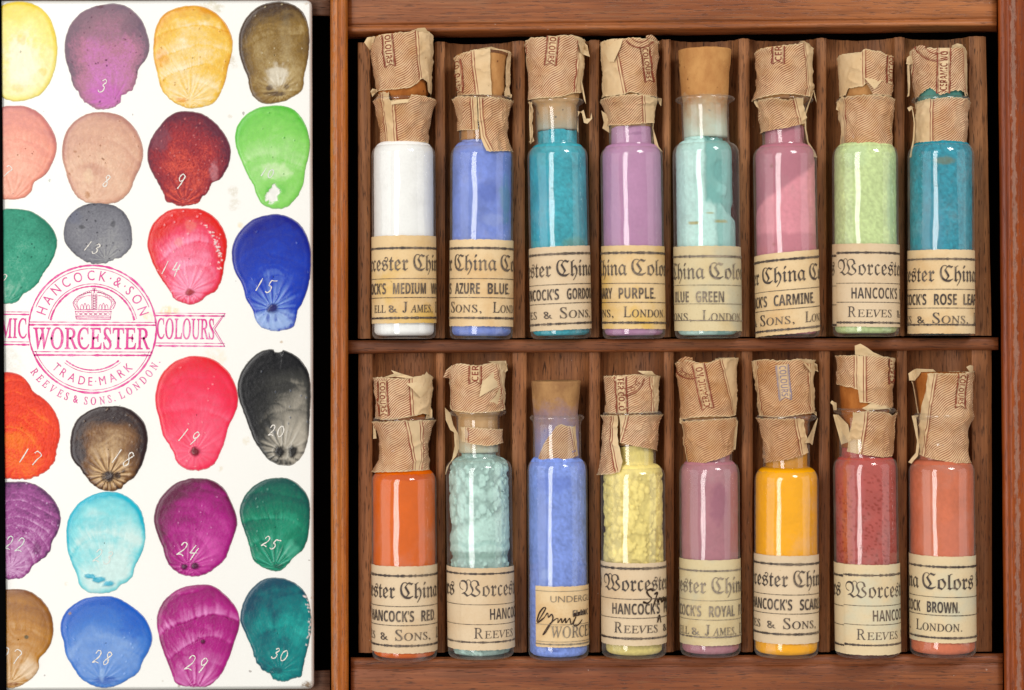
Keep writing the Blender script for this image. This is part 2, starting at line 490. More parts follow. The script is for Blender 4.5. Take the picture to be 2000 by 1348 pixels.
def cork_mat(name, base, dark, light, dust=None):
    t = NT(name)
    n = t.noise(t.obj((1.6, 0.8, 1.6)), 2.2, 5, 0.6)
    c = t.mix(t.step(n, 0.3, 0.75), hx4(dark), hx4(light))
    c = t.mix(0.45, c, hx4(base))
    fl = t.noise(t.obj((1, 0.7, 1)), 7.0, 2, 0.5)
    c = t.mix(t.math('MULTIPLY', t.step(fl, 0.69, 0.73), 0.85), c, hx4('5A2A14'))
    g = t.noise(t.obj(), 16.0, 3, 0.6)
    c = t.mix(t.math('MULTIPLY', t.step(g, 0.55, 0.75), 0.3), c, hx4(dark))
    if dust:
        hc, y0, y1, al = dust
        tc = t.n('ShaderNodeTexCoord'); sx = t.n('ShaderNodeSeparateXYZ'); t.lk(tc.outputs['Object'], sx.inputs[0])
        k = t.math('ADD', sx.outputs[1], t.math('MULTIPLY', t.math('SUBTRACT', t.noise(t.obj(), 3.0, 5, 0.7), 0.5), 0.9))
        mr = t.n('ShaderNodeMapRange'); t.lk(k, mr.inputs[0]); mr.inputs[1].default_value = y1; mr.inputs[2].default_value = y0
        c = t.mix(t.math('MULTIPLY', mr.outputs[0], al), c, hx4(hc))
    t.bsdf(c, 0.8, 0.15, t.math('SUBTRACT', g, t.math('MULTIPLY', t.step(fl, 0.69, 0.73), 1.0)), 0.3, 0.02)
    return t.m
M_cork = cork_mat('cork', 'C08850', 'A06C3C', 'D09C62')
M_corko = cork_mat('cork_stained_orange', 'B06428', '8A4A1C', 'CC8440')
M_corkb = cork_mat('cork_dusted_blue', 'AE8052', '80583A', 'C09460', ('7088D0', 4.2, 5.0, .6))
M_corkt = cork_mat('cork_dusted_aqua', 'C48C50', 'A87040', 'D6A264', ('C8DCCC', 3.9, 4.75, .9))
M_corkq = cork_mat('cork_above_aqua', 'C89C68', 'B08450', 'DCB484', ('B4D0C0', 3.9, 4.4, .7))
M_corkg = cork_mat('cork_stained_teal', '4E8A80', '2E6660', '6AA090')
M_corkp = cork_mat('cork_behind_dusty_glass', 'C89C68', 'B08450', 'DCB484', ('78ACB0', 3.9, 4.6, .6))

def wrap_mat(name, paper, line, stain=None):
    t = NT(name)
    uv = t.n('ShaderNodeAttribute', attribute_name='puv')
    bd = t.n('ShaderNodeAttribute', attribute_name='bd').outputs['Fac']
    torn = t.n('ShaderNodeAttribute', attribute_name='torn').outputs['Fac']
    sp = t.n('ShaderNodeSeparateXYZ'); t.lk(uv.outputs['Vector'], sp.inputs[0])
    u, v = sp.outputs[0], sp.outputs[1]
    wav = t.math('MULTIPLY', t.math('SINE', t.math('ADD', t.math('MULTIPLY', u, 0.13), t.math('MULTIPLY', v, 0.05))), 2.3)
    ph = t.math('ADD', t.math('SUBTRACT', v, t.math('MULTIPLY', u, 0.80)), wav)
    si = t.math('SINE', t.math('MULTIPLY', ph, 6.2832 / 4.9))
    n = t.noise(t.obj(), 18.0, 4, 0.6)
    pat = t.step(t.math('ADD', si, t.math('MULTIPLY', t.math('SUBTRACT', n, 0.5), 1.2)), -0.15, 0.55)
    pat = t.math('MULTIPLY', pat, t.step(bd, 0.0, -1.2))
    l1 = t.step(t.math('ABSOLUTE', bd), 2.0, 1.0)
    l2 = t.step(t.math('ABSOLUTE', t.math('SUBTRACT', bd, 5.2)), 1.3, 0.6)
    ln = t.math('MAXIMUM', pat, t.math('MAXIMUM', l1, l2))
    ln = t.math('MULTIPLY', ln, t.math('SUBTRACT', 1.0, torn))
    ln = t.math('MULTIPLY', ln, t.math('ADD', 0.62, t.math('MULTIPLY', t.step(t.noise(t.obj(), 4.0, 3), 0.3, 0.65), 0.36)))
    sn = t.noise(t.obj(), 1.6, 5, 0.65)
    blank = t.step(bd, 0.0, 2.0)
    base = t.mix(t.step(sn, 0.35, 0.75), hx4(paper), hx4(stain or 'C89C62'))
    base = t.mix(t.math('MULTIPLY', blank, 0.45), base, hx4('DEC498'))
    base = t.mix(t.math('MULTIPLY', torn, 0.7), base, hx4('E2CCA0'))
    c = t.mix(ln, base, hx4(line))
    spk = t.step(t.noise(t.obj(), 12.0, 2, 0.5), 0.72, 0.76)
    c = t.mix(t.math('MULTIPLY', spk, 0.4), c, hx4('7A5434'))
    t.bsdf(c, 0.75, 0.2, n, 0.15, 0.01)
    return t.m
M_wrap = wrap_mat('printed_wrapping_paper', 'DFBC92', '8A4630', 'C89A66')
M_wrapp = wrap_mat('printed_paper_pinkish', 'E2C29A', '8E4632', 'CEA474')
M_wrapy = wrap_mat('printed_paper_yellowed', 'D8B084', '8C4C30', 'C4925C')

def label_mat(name, paper, stain, amt=0.6, tint=None):
    t = NT(name)
    n = t.noise(t.obj(), 1.1, 5, 0.6)
    c = t.mix(t.math('MULTIPLY', t.step(n, 0.42, 0.75), amt), hx4(paper), hx4(stain))
    if tint:
        n2 = t.noise(t.obj((1, 1, 1), (4, 4, 4)), 0.8, 4)
        c = t.mix(t.math('MULTIPLY', t.step(n2, 0.48, 0.66), 0.7), c, hx4(tint))
    f = t.noise(t.obj((1, 1, 1), (2, 1, 7)), 22.0, 4, 0.6)
    c = t.mix(t.math('MULTIPLY', t.step(f, 0.5, 0.8), 0.22), c, hx4(stain, 0.8))
    sp = t.step(t.noise(t.obj(), 11.0, 2, 0.5), 0.74, 0.78)
    c = t.mix(t.math('MULTIPLY', sp, 0.45), c, hx4('8A6840'))
    t.bsdf(c, 0.75, 0.15, f, 0.1, 0.01)
    return t.m

# ------------------------------------------------------------------ the wooden box
def loft(name, profs, mats, parent, wob=0.0, seed=0, smooth=True):
    """profs: list of rings (each a list of px, py, z) joined in order; each ring an open section"""
    K = len(profs); M = len(profs[0])
    vs = []
    for k, r in enumerate(profs):
        for j, (x, y, z) in enumerate(r):
            vs.append(P(x, y, z))
    o = mkobj(name, vs, gridf(K, M) + [tuple(range(M))[::-1], tuple(range((K - 1) * M, K * M))], mats, parent, smooth)
    return o

def rail(name, secL, secR, xL, xR, mat, parent, n=90, seed=0, wob=0.5):
    """bar along x: sections are lists of (py, z) at the two ends"""
    rings = []
    for i in range(n + 1):
        t = i / n
        x = xL + (xR - xL) * t
        ring = []
        for j, ((ya, za), (yb, zb)) in enumerate(zip(secL, secR)):
            e = wob * 2 * (fbm(np.array([x * 0.012]), np.array([seed + j * 0.15]), seed, 3)[0] - 0.5)
            ring.append((x, ya + (yb - ya) * t + e, za + (zb - za) * t))
        rings.append(ring)
    # rounded ends
    rings.insert(0, [(x - 1.0, y, z - 4) for x, y, z in rings[0]])
    rings.append([(x + 1.0, y, z - 4) for x, y, z in rings[-1]])
    return loft(name, rings, mat, parent)

def wall(name, sec, yT, yB, dxB, mat, parent, n=90, seed=0):
    """bar along y: section is a list of (px, z) at the top; dxB shifts each point at the bottom"""
    rings = []
    for i in range(n + 1):
        t = i / n
        y = yT + (yB - yT) * t
        rings.append([(x + (dxB[j] if isinstance(dxB, list) else dxB) * t + 1.1 * (fbm(np.array([y * 0.011]), np.array([j * 0.2]), seed, 3)[0] - 0.5), y, z) for j, (x, z) in enumerate(sec)])
    return loft(name, rings, mat, parent)

ground = mkobj('ground', [(-60, -60, -1.62), (60, -60, -1.62), (60, 60, -1.62), (-60, 60, -1.62)], [(0, 1, 2, 3)], M_floor, smooth=False)
tag(ground, kind='structure')

box = tag(empty('wooden_paint_box', (0, 0, -1.6)), 'worn reddish brown wooden paint box holding the white palette and the tray of vials', 'box')
bpy.context.view_layer.update()
def under(o, root):
    o.parent = root
    o.matrix_parent_inverse = root.matrix_world.inverted()
    return o

def rounded(x0, x1, ztop, zb=-158, r=14, n=6, flat=None):
    """section with rounded upper corners"""
    s = [(x0, zb)]
    for i in range(n + 1):
        a = math.pi - i / n * math.pi / 2
        s.append((x0 + r + r * math.cos(a), ztop - r + r * math.sin(a)))
    for i in range(n + 1):
        a = math.pi / 2 - i / n * math.pi / 2
        s.append((x1 - r + r * math.cos(a), ztop - r + r * math.sin(a)))
    s.append((x1, zb))
    return s

fl = mkobj('floor_board', [(-14, -9, -1.58), (13, -9, -1.58), (13, 9, -1.58), (-14, 9, -1.58)], [(0, 1, 2, 3)], M_floor, smooth=False)
under(fl, box)
# partition between the palette and the tray: two beads with a shallow hollow
under(wall('partition', [(645, -158), (645, 46), (646, 52), (648.5, 57), (652, 61), (656, 63.5), (660, 63), (663.5, 60.5), (666, 60), (669, 61), (672.5, 60), (675.5, 57), (678, 51), (679, 44), (679, -158)],
           -60, 1410, 2.0, M_part, None, seed=3), box)
under(wall('side_wall', [(1948, -158), (1948, 40), (1949, 47), (1952, 52), (1957, 54), (1960, 54.5), (1962.5, 57), (1966, 60.5), (1970, 62), (1974, 61.5), (1978, 59), (1980, 57.5), (1984, 57.5), (2000, 58), (2090, 58), (2090, -158)],
           -60, 1410, [14] * 4 + [12] * 12, M_side, None, seed=6), box)
under(wall('added_black_strip', [(-330, -158), (-330, 37.5), (-3, 37.5), (2, 37), (2.5, 34)], -60, 1410, [0, 0, 11, 11, 11], M_black, None, seed=9), box)  # black border strip added over the palette's left edge, no real box part
# ledges that carry the ends of the palette
for (ya, yb) in ((-60, 31), (1309, 1410)):
    sec = [(ya, -158), (ya, -4), (ya + 2, -1), (yb - 4, -1), (yb - 1.5, -2.5), (yb, -6), (yb, -158)]
    if ya > 0:
        sec = [(ya, -158), (ya, -6), (ya + 1.5, -2.5), (ya + 4, -1), (yb - 2, -1), (yb, -4), (yb, -158)]
    under(rail('ledge', sec, sec, -150, 644, M_ledge, None, 40, int(abs(ya)), 1.2), box)

# ------------------------------------------------------------------ the tray: three rails and two grooved racks
tray = tag(empty('vial_tray', (6.3, 0, -1.5)), 'brown wooden tray of three rails and two grooved racks under the glass vials', 'tray')
bpy.context.view_layer.update()
def sh(sec, dy):
    return [(y + dy, z) for y, z in sec]
topsec = [(-50, -140), (-50, 27), (-48, 29), (-40, 30), (0, 30), (44, 30), (47, 29), (49, 26.5), (50.5, 25), (52, 26), (53.5, 28.5), (56, 30.2), (59, 30.6), (61.5, 29.5), (63.5, 27), (65, 23), (68, 14), (72, 0), (75.5, -28), (76, -140)]
under(rail('top_rail', topsec, sh(topsec, -13), 680, 1946, M_top, None, 120, 11), tray)
midsec = [(665, -140), (664.5, 4), (665.5, 9), (668, 12), (672, 13), (684, 13), (687, 12), (689.5, 9.5), (691, 5), (691, -140)]
midR = [(659.5, -140), (659, 4), (660, 9), (662.5, 12), (666, 13), (677, 13), (680, 12), (682.5, 9.5), (684, 5), (684, -140)]
under(rail('middle_rail', midsec, midR, 680, 1949, M_mid, None, 120, 21), tray)
botsec = [(1285, -140), (1284, 2), (1284.5, 16), (1286, 22), (1289, 26), (1294, 28), (1299, 28), (1302, 26.5), (1303.5, 25), (1305, 27), (1308, 29), (1330, 29.5), (1400, 29.5), (1412, 27), (1414, -140)]
under(rail('bottom_rail', botsec, sh(botsec, -8), 686, 1958, M_bot, None, 120, 31), tray)

def rack(name, ridges, yt, yb, mat, seed, exr=0.0):
    """grooved board: flat-topped ridges with round troughs between, lofted along y"""
    prof = [(ridges[0][0], -150.0, 0)]
    for i, (a, b) in enumerate(ridges):
        e = 1 if i == len(ridges) - 1 else 0
        for k in range(6):
            t = k / 5
            prof.append((a + (b - a) * t, -1.2 * abs(2 * t - 1) ** 6 - (1.5 if k in (0, 5) else 0), e * t))
        if i < len(ridges) - 1:
            c0, c1 = b, ridges[i + 1][0]
            for k in range(1, 22):
                t = -math.cos(math.pi * k / 22)
                prof.append(((c0 + c1) / 2 + t * (c1 - c0) / 2, -44.0 * math.sqrt(max(0, 1 - t * t)) ** 0.95, 0))
    prof.append((ridges[-1][1], -150.0, 1))
    n = 60
    rings = []
    for i in range(n + 1):
        t = i / n
        ring = []
        for j, (x, z, e) in enumerate(prof):
            yT = yt[0] + (yt[1] - yt[0]) * (x - 700) / 1230; yB = yb[0] + (yb[1] - yb[0]) * (x - 700) / 1230
            rag = 1.8 * (vn(np.array([x * 0.35]), np.array([seed * 1.0]), seed)[0] - 0.5)
            y = (yT + rag) * (1 - t) + (yB + rag * 0.6) * t
            k = (D - z) / D
            wx = 1.2 * (fbm(np.array([y * 0.01]), np.array([x * 0.05]), seed, 2)[0] - 0.5)
            ring.append((x + e * exr * t + wx, y, z))
        rings.append(ring)
    vs = []
    for r in rings:
        for (x, y, z) in r:
            vs.append(((x - 1000) * 0.01, -(y - 674) * 0.01, z * 0.01))
    M = len(prof)
    o = mkobj(name, vs, gridf(n + 1, M) + [tuple(range(M))[::-1], tuple(range(n * M, (n + 1) * M))], mat)
    # crisp ridge edges
    me = o.data
    me.polygons.foreach_set("use_smooth", [True] * len(me.polygons))
    me.polygons[-1].use_smooth = False; me.polygons[-2].use_smooth = False
    me.set_sharp_from_angle(angle=math.radians(35)) if hasattr(me, 'set_sharp_from_angle') else None
    return under(o, tray)
R1 = [(699, 723), (850, 869), (1001, 1025), (1151, 1170), (1294, 1310), (1443, 1464), (1595, 1614), (1748, 1767), (1893, 1926)]
R2 = [(700, 727), (852, 869), (1001, 1028), (1151, 1172), (1297, 1316), (1449, 1470), (1600, 1621), (1752, 1772), (1899, 1937)]
rack('grooved_rack', R1, (83, 71), (661.5, 655.5), M_rack, 41, 11)
rack('grooved_rack', R2, (688, 682), (1275, 1273), M_rack2, 43, 1)

# ------------------------------------------------------------------ the ceramic palette
pal = tag(empty('ceramic_palette', P(300, 674, -1)), 'white glazed ceramic palette slab covered with dried dabs of numbered coloured paint', 'palette')
bpy.context.view_layer.update()
def slab():
    c = [(-300, 2), (609.5, 1), (613.5, 1345.5), (-300, 1352)]
    r = 13
    out = []
    for i, (x, y) in enumerate(c):
        p = np.array(c[i - 1], float); q = np.array((x, y), float); nx_ = np.array(c[(i + 1) % 4], float)
        a = (p - q) / np.linalg.norm(p - q); b = (nx_ - q) / np.linalg.norm(nx_ - q)
        for k in range(9):
            t = k / 8
            out.append((1 - t) ** 2 * (q + a * r) + 2 * t * (1 - t) * q + t * t * (q + b * r))
    out = np.array(out)
    dense = []
    for i in range(len(out)):
        a, b = out[i], out[(i + 1) % len(out)]
        m = max(1, int(np.linalg.norm(b - a) / 12))
        for k in range(m):
            dense.append(a + (b - a) * k / m)
    out = np.array(dense)
    cen = np.array([160.0, 674.0])
    t = np.roll(out, -1, 0) - np.roll(out, 1, 0); t /= np.linalg.norm(t, axis=1)[:, None]
    nrm = np.stack([t[:, 1], -t[:, 0]], 1)
    if ((out - cen) * nrm).sum() < 0:
        nrm = -nrm
    # the chipped lower right corner
    rings = []
    for (ins, z) in [(2, 0), (0, 4), (0, 16), (0.6, 21), (2.2, 25.5), (4.0, 28.2), (5.6, 29.5), (6.6, 30)]:
        w_ = 0.9 * (fbm(out[:, 0] * 0.012, out[:, 1] * 0.012, 5, 3) - 0.5)
        rings.append((out - nrm * (ins + w_[:, None]), z))
    vs = []
    for q, z in rings:
        vs += [P(x, y, z) for x, y in q]
    M = len(out)
    last = rings[-1][0]
    for q in (0.97, 0.85, 0.6, 0.3, 0.02):
        rings.append((cen + (last - cen) * q, 30))
        vs += [P(x, y, 30) for x, y in rings[-1][0]]
    f = gridf(len(rings), M, True)
    f.append(tuple(range((len(rings) - 1) * M, len(rings) * M)))
    f.append(tuple(range(M))[::-1])
    o = mkobj('slab', vs, f, M_cer)
    for i in range(7 * M, len(f)):
        o.data.polygons[i].use_smooth = False
    return under(o, pal)
slab()
ZP = 30.0
def flat_obj(name, F, mats, parent, z, zfun=None):
    vs = [P(x, y, z if zfun is None else zfun(x, y)) for x, y in F.v]
    return mkobj(name, vs, F.f, mats, parent, True, midx=F.m)

# every dab: outline traced in px, colours light / mid / dark, where the brush was pressed (fx, fy) and how it dried
dabs = []
def dab(**k):
    dabs.append(k)
def zo(ox, oy, s, pts):
    return [(ox + x / s, oy + y / s) for x, y in pts]
A = (0, 0, 3.209); B = (300, 0, 3.2105); Cc = (0, 400, 3.209); Dd = (300, 400, 3.2105); Ee = (0, 780, 3.209); Ff = (300, 680, 2.9316); Gg = (0, 920, 3.15); Hh = (300, 920, 3.15)
dab(lab='pale yellow dab, patchy and almost worn through in the middle', o=A, c=('FAF6C8', 'FCEC84', 'F6D638'), f=(45, 150), d=(0.1, 0.42, 0.75), noise=0.35, arcs=0, rad=0, edge=0.22, grain=.06, bump=0.6,
    spots=[(42, 120, 36, 60, 'FBF6DC', .75), (35, 172, 14, 9, 'E8D060', .5), (85, 140, 10, 8, 'F0D050', .5), (42, 75, 9, 14, 'F0D468', .5)],
    pts=[(150, 12), (240, 40), (310, 110), (345, 200), (360, 290), (355, 370), (340, 450), (300, 540), (240, 600), (150, 632), (60, 630), (0, 600), (-60, 550), (-100, 450), (-120, 330), (-110, 200), (-70, 100), (0, 40), (70, 15)])
dab(lab='mauve dab with a dusty grey upper edge', num='3', np=(203, 168, 30), o=A, c=('D880C8', 'BC7C96', '7E6676'), f=(222, 198), d=(0.1, 0.34, 0.6), noise=.3, arcs=.0, rad=.35, edge=.18, grain=.28, bump=1.6, specks=(60, '5A2848'), rim=(.45, .55), matt=1,
    spots=[(258, 50, 26, 22, '5E4A62', .55), (195, 13, 8, 5, '5A1830', .9), (205, 45, 75, 42, '92727E', .6), (205, 185, 40, 26, 'D068C0', .5)],
    pts=[(640, 30), (740, 25), (820, 55), (890, 130), (925, 220), (937, 300), (915, 370), (870, 430), (858, 490), (830, 560), (765, 600), (755, 640), (720, 665), (660, 685), (580, 672), (520, 630), (495, 590), (455, 520), (435, 450), (410, 370), (405, 280), (425, 190), (470, 115), (540, 60)])
dab(lab='golden yellow dab with pale brush arcs', o=B, c=('FCEBC0', 'F6C850', 'E69A10'), f=(372, 195), d=(0.2, .38, .62), noise=.4, arcs=.30, narc=4.5, rad=.22, edge=.25, grain=.15, bump=1.0,
    spots=[(315, 112, 16, 22, 'EE9A30', .5), (355, 195, 12, 6, 'E88C10', .6), (402, 35, 10, 8, 'D8B050', .5)], specks=(30, 'C07818'),
    pts=[(240, 35), (320, 45), (400, 90), (460, 160), (495, 250), (490, 340), (465, 430), (450, 510), (415, 590), (370, 650), (300, 675), (220, 680), (150, 655), (90, 610), (45, 550), (20, 450), (-2, 350), (0, 250), (15, 170), (60, 95), (140, 50)])
dab(lab='olive brown dab with a frosted white crackle near its foot', o=B, c=('C8B07C', '8C6C30', '46301C'), f=(545, 178), d=(.25, .40, .6), noise=.25, arcs=.16, narc=3, rad=.2, edge=.2, grain=.12, bump=.9, side=-.2, rim=(.5, .4),
    spots=[(542, 148, 24, 26, 'E8E0CC', .75), (558, 70, 12, 50, 'C8B890', .16), (540, 182, 22, 5, '4A3428', .7), (525, 170, 7, 6, '4A3428', .6), (560, 168, 7, 6, '4A3428', .6)], specks=(26, 'C8B890'),
    pts=[(760, 12), (840, 18), (910, 50), (955, 110), (975, 200), (975, 300), (965, 390), (945, 470), (935, 560), (890, 600), (820, 635), (740, 652), (680, 645), (630, 610), (600, 550), (590, 490), (565, 430), (540, 350), (532, 260), (545, 180), (590, 100), (660, 40)])
dab(lab='salmon pink dab cut by the black edge', num='7', np=(17, 335, 28), o=A, c=('F8C0A4', 'F09880', 'CE7C78'), f=(25, 388), d=(.25, .35, .7), noise=.25, arcs=.12, narc=5, rad=.14, edge=.25, grain=.1, bump=.7, specks=(14, '8A4038'),
    pts=[(100, 662), (180, 672), (260, 720), (320, 800), (352, 880), (352, 950), (325, 1030), (280, 1100), (215, 1145), (195, 1200), (150, 1240), (90, 1252), (20, 1248), (-60, 1230), (-110, 1150), (-140, 1040), (-150, 920), (-120, 800), (-60, 710), (20, 670)])
dab(lab='dusty flesh brown dab with a scuffed arch near its foot', num='8', np=(211, 354, 27), o=A, c=('F0C8A8', 'DCA88C', 'BE8678'), f=(185, 395), d=(.25, .35, .62), noise=.3, arcs=.15, narc=3, rad=.05, edge=.35, grain=.14, bump=.9, specks=(22, '9A6040'),
    spots=[(180, 330, 22, 14, 'C89078', .6), (172, 345, 12, 18, 'F0CCA8', .6), (171, 382, 5, 7, 'B87840', .7), (148, 296, 4, 3, 'A86838', .8)],
    pts=[(620, 702), (700, 708), (780, 740), (850, 810), (890, 900), (897, 980), (875, 1060), (840, 1130), (820, 1190), (770, 1245), (710, 1275), (620, 1278), (540, 1270), (475, 1225), (435, 1150), (410, 1070), (388, 980), (395, 890), (425, 810), (480, 750), (545, 715)])
dab(lab='grainy dark crimson dab with a purple brown rim', num='9', np=(356, 355, 34), o=B, c=('F06048', 'A62830', '641C34'), f=(360, 398), d=(.22, .45, .75), rim=(.5, .35), noise=.3, arcs=.08, narc=3, rad=.35, edge=.15, grain=.3, bump=1.9, matt=1, specks=(90, 'D07878'),
    spots=[(420, 335, 9, 22, 'D898A0', .45), (312, 270, 22, 26, '8A5060', .45)],
    pts=[(220, 697), (300, 712), (370, 755), (430, 820), (475, 900), (484, 970), (465, 1050), (420, 1120), (370, 1150), (350, 1190), (310, 1230), (270, 1275), (200, 1290), (140, 1285), (80, 1265), (60, 1215), (30, 1150), (5, 1110), (-30, 1040), (-40, 960), (-20, 880), (30, 800), (90, 735), (150, 703)])
dab(lab='bright apple green dab chipped through to white at its foot', num='10', np=(524, 338, 20), faint=1, o=B, c=('CCF0B0', '8CDA64', '5AC23A'), f=(540, 380), d=(.5, .38, .75), noise=.2, arcs=.12, narc=2, rad=0, edge=.2, grain=.05, bump=.4,
    spots=[(538, 335, 34, 18, 'D4F2B8', .7), (536, 372, 22, 12, '58BE40', .5)], chip=(533, 380, 12, 21, 25), specks=(12, '3A8A30'),
    pts=[(760, 662), (840, 670), (910, 715), (955, 790), (978, 880), (975, 970), (950, 1070), (940, 1150), (910, 1220), (850, 1290), (790, 1310), (720, 1302), (670, 1270), (645, 1220), (625, 1160), (590, 1100), (550, 1010), (520, 930), (510, 850), (530, 780), (580, 720), (660, 675)])
dab(lab='sea green dab cut by the black edge above the stamp', num='2', np=(8, 547, 26), o=Cc, c=('98CCB4', '38A484', '107C60'), f=(14, 592), d=(.35, .55, .62), noise=.45, arcs=.05, narc=3, rad=.25, edge=.15, grain=.22, bump=1.3, matt=1, specks=(30, '0E5A48'),
    pts=[(100, 25), (190, 40), (270, 85), (330, 150), (358, 220), (350, 290), (320, 360), (270, 430), (240, 490), (190, 530), (150, 560), (125, 590), (80, 615), (20, 620), (-60, 590), (-120, 500), (-150, 380), (-150, 250), (-110, 120), (-50, 50), (20, 28)])
dab(lab='small slate grey dab touching the top of the stamp', num='13', np=(182, 484, 24), o=Cc, c=('B0B0AE', '84848C', '50505C'), f=(207, 507), d=(.3, .5, .62), noise=.2, arcs=0, rad=.35, edge=.15, grain=.16, bump=1.4, matt=1, specks=(50, '2A2A34'),
    spots=[(221, 439, 5, 7, '3A3A40', .7), (160, 443, 6, 4, '3A3A40', .6), (145, 425, 18, 14, '6A7088', .4)],
    pts=[(600, -12), (700, 0), (770, 40), (815, 110), (828, 180), (825, 250), (800, 300), (740, 335), (690, 355), (605, 372), (540, 355), (480, 325), (450, 290), (410, 240), (398, 180), (410, 110), (450, 50), (520, 5)])
dab(lab='glossy scarlet to pink dab with a dark red eye and cracked white glints', num='14', np=(336, 524, 30), o=Dd, c=('FF9CBC', 'F24468', 'E41A14'), f=(368, 569), d=(.02, .3, .62), rim=(.4, .65), noise=.3, arcs=.22, narc=3.5, rad=.28, edge=.28, grain=.08, bump=1.2, specks=(60, 'F8B0B8'),
    spots=[(369, 570, 11, 8, 'A01008', .9), (372, 441, 12, 14, 'F08070', .5), (350, 475, 9, 10, 'F4988C', .5)], cracks=[(405, 440, 430, 525)],
    pts=[(230, 22), (300, 30), (380, 75), (435, 150), (460, 230), (455, 320), (440, 390), (430, 460), (390, 540), (330, 575), (300, 605), (240, 625), (180, 615), (130, 590), (95, 530), (50, 470), (10, 400), (-20, 330), (-40, 250), (-20, 150), (30, 80), (110, 30)])
dab(lab='deep ultramarine dab with a pale washed foot', num='15', np=(520, 558, 30), o=Dd, c=('86AAE8', '0E3CBC', '00108A'), f=(533, 604), d=(.24, .58, .88), noise=.15, arcs=.08, narc=4, rad=.3, edge=.12, grain=.04, bump=.3, specks=(26, '3A60C0'),
    spots=[(533, 628, 46, 22, 'A8C4F0', .8), (533, 603, 14, 11, '1A1060', .95), (524, 622, 4, 10, '2040B0', .6), (540, 622, 4, 9, '2040B0', .6)],
    pts=[(740, 60), (830, 70), (910, 115), (960, 190), (985, 290), (985, 400), (975, 490), (945, 590), (905, 660), (895, 720), (870, 770), (800, 792), (730, 790), (670, 765), (635, 710), (620, 660), (580, 590), (555, 500), (510, 420), (490, 330), (500, 240), (550, 155), (630, 90)])
dab(lab='thick orange red dab with gritty ridges', num='17', np=(62, 893, 34), o=Ee, c=('FF8428', 'F84420', 'D42210'), f=(35, 902), d=(.35, .5, .6), noise=.3, arcs=.25, narc=7, rad=.15, edge=.1, grain=.22, bump=2.6, matt=1,
    spots=[(28, 860, 26, 20, 'FF8420', .5)],
    pts=[(60, -172), (130, -150), (180, -100), (210, -50), (280, 0), (340, 70), (372, 150), (376, 230), (358, 310), (340, 390), (290, 450), (220, 490), (130, 503), (30, 500), (-60, 480), (-130, 400), (-160, 250), (-150, 80), (-90, -80), (0, -160)])
dab(lab='dark umber dab with a tan sunburst round a black eye', num='18', np=(243, 895, 34), o=Ee, c=('DCB888', '7C5228', '2A1618'), f=(212, 930), d=(.0, .30, .55), rim=(.30, .62), noise=.3, arcs=.12, narc=3, rad=.75, edge=.3, grain=.08, bump=.8, specks=(20, '8A7868'),
    spots=[(212, 930, 15, 12, '20121C', .95), (228, 930, 8, 8, '20121C', .8), (155, 885, 16, 20, '241820', .7), (240, 922, 6, 5, '3A2418', .6)],
    pts=[(690, 42), (780, 48), (850, 85), (900, 140), (925, 220), (920, 310), (890, 410), (840, 490), (780, 530), (760, 560), (700, 575), (630, 565), (580, 535), (540, 490), (500, 430), (455, 380), (440, 310), (445, 220), (480, 130), (550, 75), (620, 48)])
dab(lab='rosy carmine dab with a small dark red eye', num='19', np=(372, 854, 32), o=Ff, c=('FF7090', 'F82C54', 'EA0C22'), f=(381, 881), d=(.12, .40, .72), noise=.2, arcs=.14, narc=3.6, rad=.12, edge=.15, grain=.05, bump=.4, specks=(20, 'FFA0A8'),
    spots=[(381, 881, 11, 10, '6A0418', .95)],
    pts=[(250, 45), (330, 60), (400, 105), (450, 170), (480, 250), (483, 320), (460, 390), (425, 460), (410, 530), (380, 600), (350, 660), (300, 695), (240, 702), (180, 690), (130, 650), (115, 605), (85, 550), (50, 490), (30, 400), (10, 320), (15, 230), (45, 150), (110, 85), (180, 52)])
dab(lab='black dab fading to smoky grey arcs', num='20', np=(542, 842, 25), o=Ff, c=('B8B0A0', '3A3A36', '05070C'), f=(553, 882), d=(.02, .55, .95), noise=.15, arcs=.11, narc=4.2, rad=.35, edge=.25, grain=.06, bump=.7, side=-.42, rim=(.6, .4), specks=(24, '50586A'),
    spots=[(547, 882, 13, 13, '08080C', .97), (572, 880, 10, 13, '08080C', .95), (555, 902, 20, 6, '181818', .6), (500, 790, 30, 90, '06080E', .5)],
    pts=[(660, 5), (688, 8), (692, 22), (735, 20), (742, 10), (810, 40), (860, 90), (892, 160), (900, 260), (895, 380), (890, 480), (875, 560), (850, 620), (800, 665), (740, 672), (680, 655), (640, 620), (610, 580), (570, 520), (545, 450), (515, 370), (485, 280), (482, 200), (505, 130), (550, 70), (600, 25)])
dab(lab='streaky violet dab with wrinkled folds, cut by the black edge', num='22', np=(31, 1063, 32), faint=1, o=Ee, c=('E0B0D8', 'A85098', '5C2C5C'), f=(20, 1110), d=(.2, .5, .62), noise=.3, arcs=.28, narc=9, rad=.3, edge=.35, grain=.25, bump=2.2, matt=1,
    spots=[(72, 1072, 10, 16, '6A2A60', .6), (40, 1080, 18, 26, 'DCA8D4', .45)], specks=(40, 'E0C0E0'),
    pts=[(100, 515), (180, 520), (260, 555), (330, 620), (370, 690), (380, 760), (360, 840), (330, 890), (310, 960), (260, 1010), (210, 1040), (180, 1085), (140, 1122), (80, 1127), (30, 1115), (-60, 1060), (-120, 950), (-140, 800), (-120, 650), (-50, 550), (20, 522)])
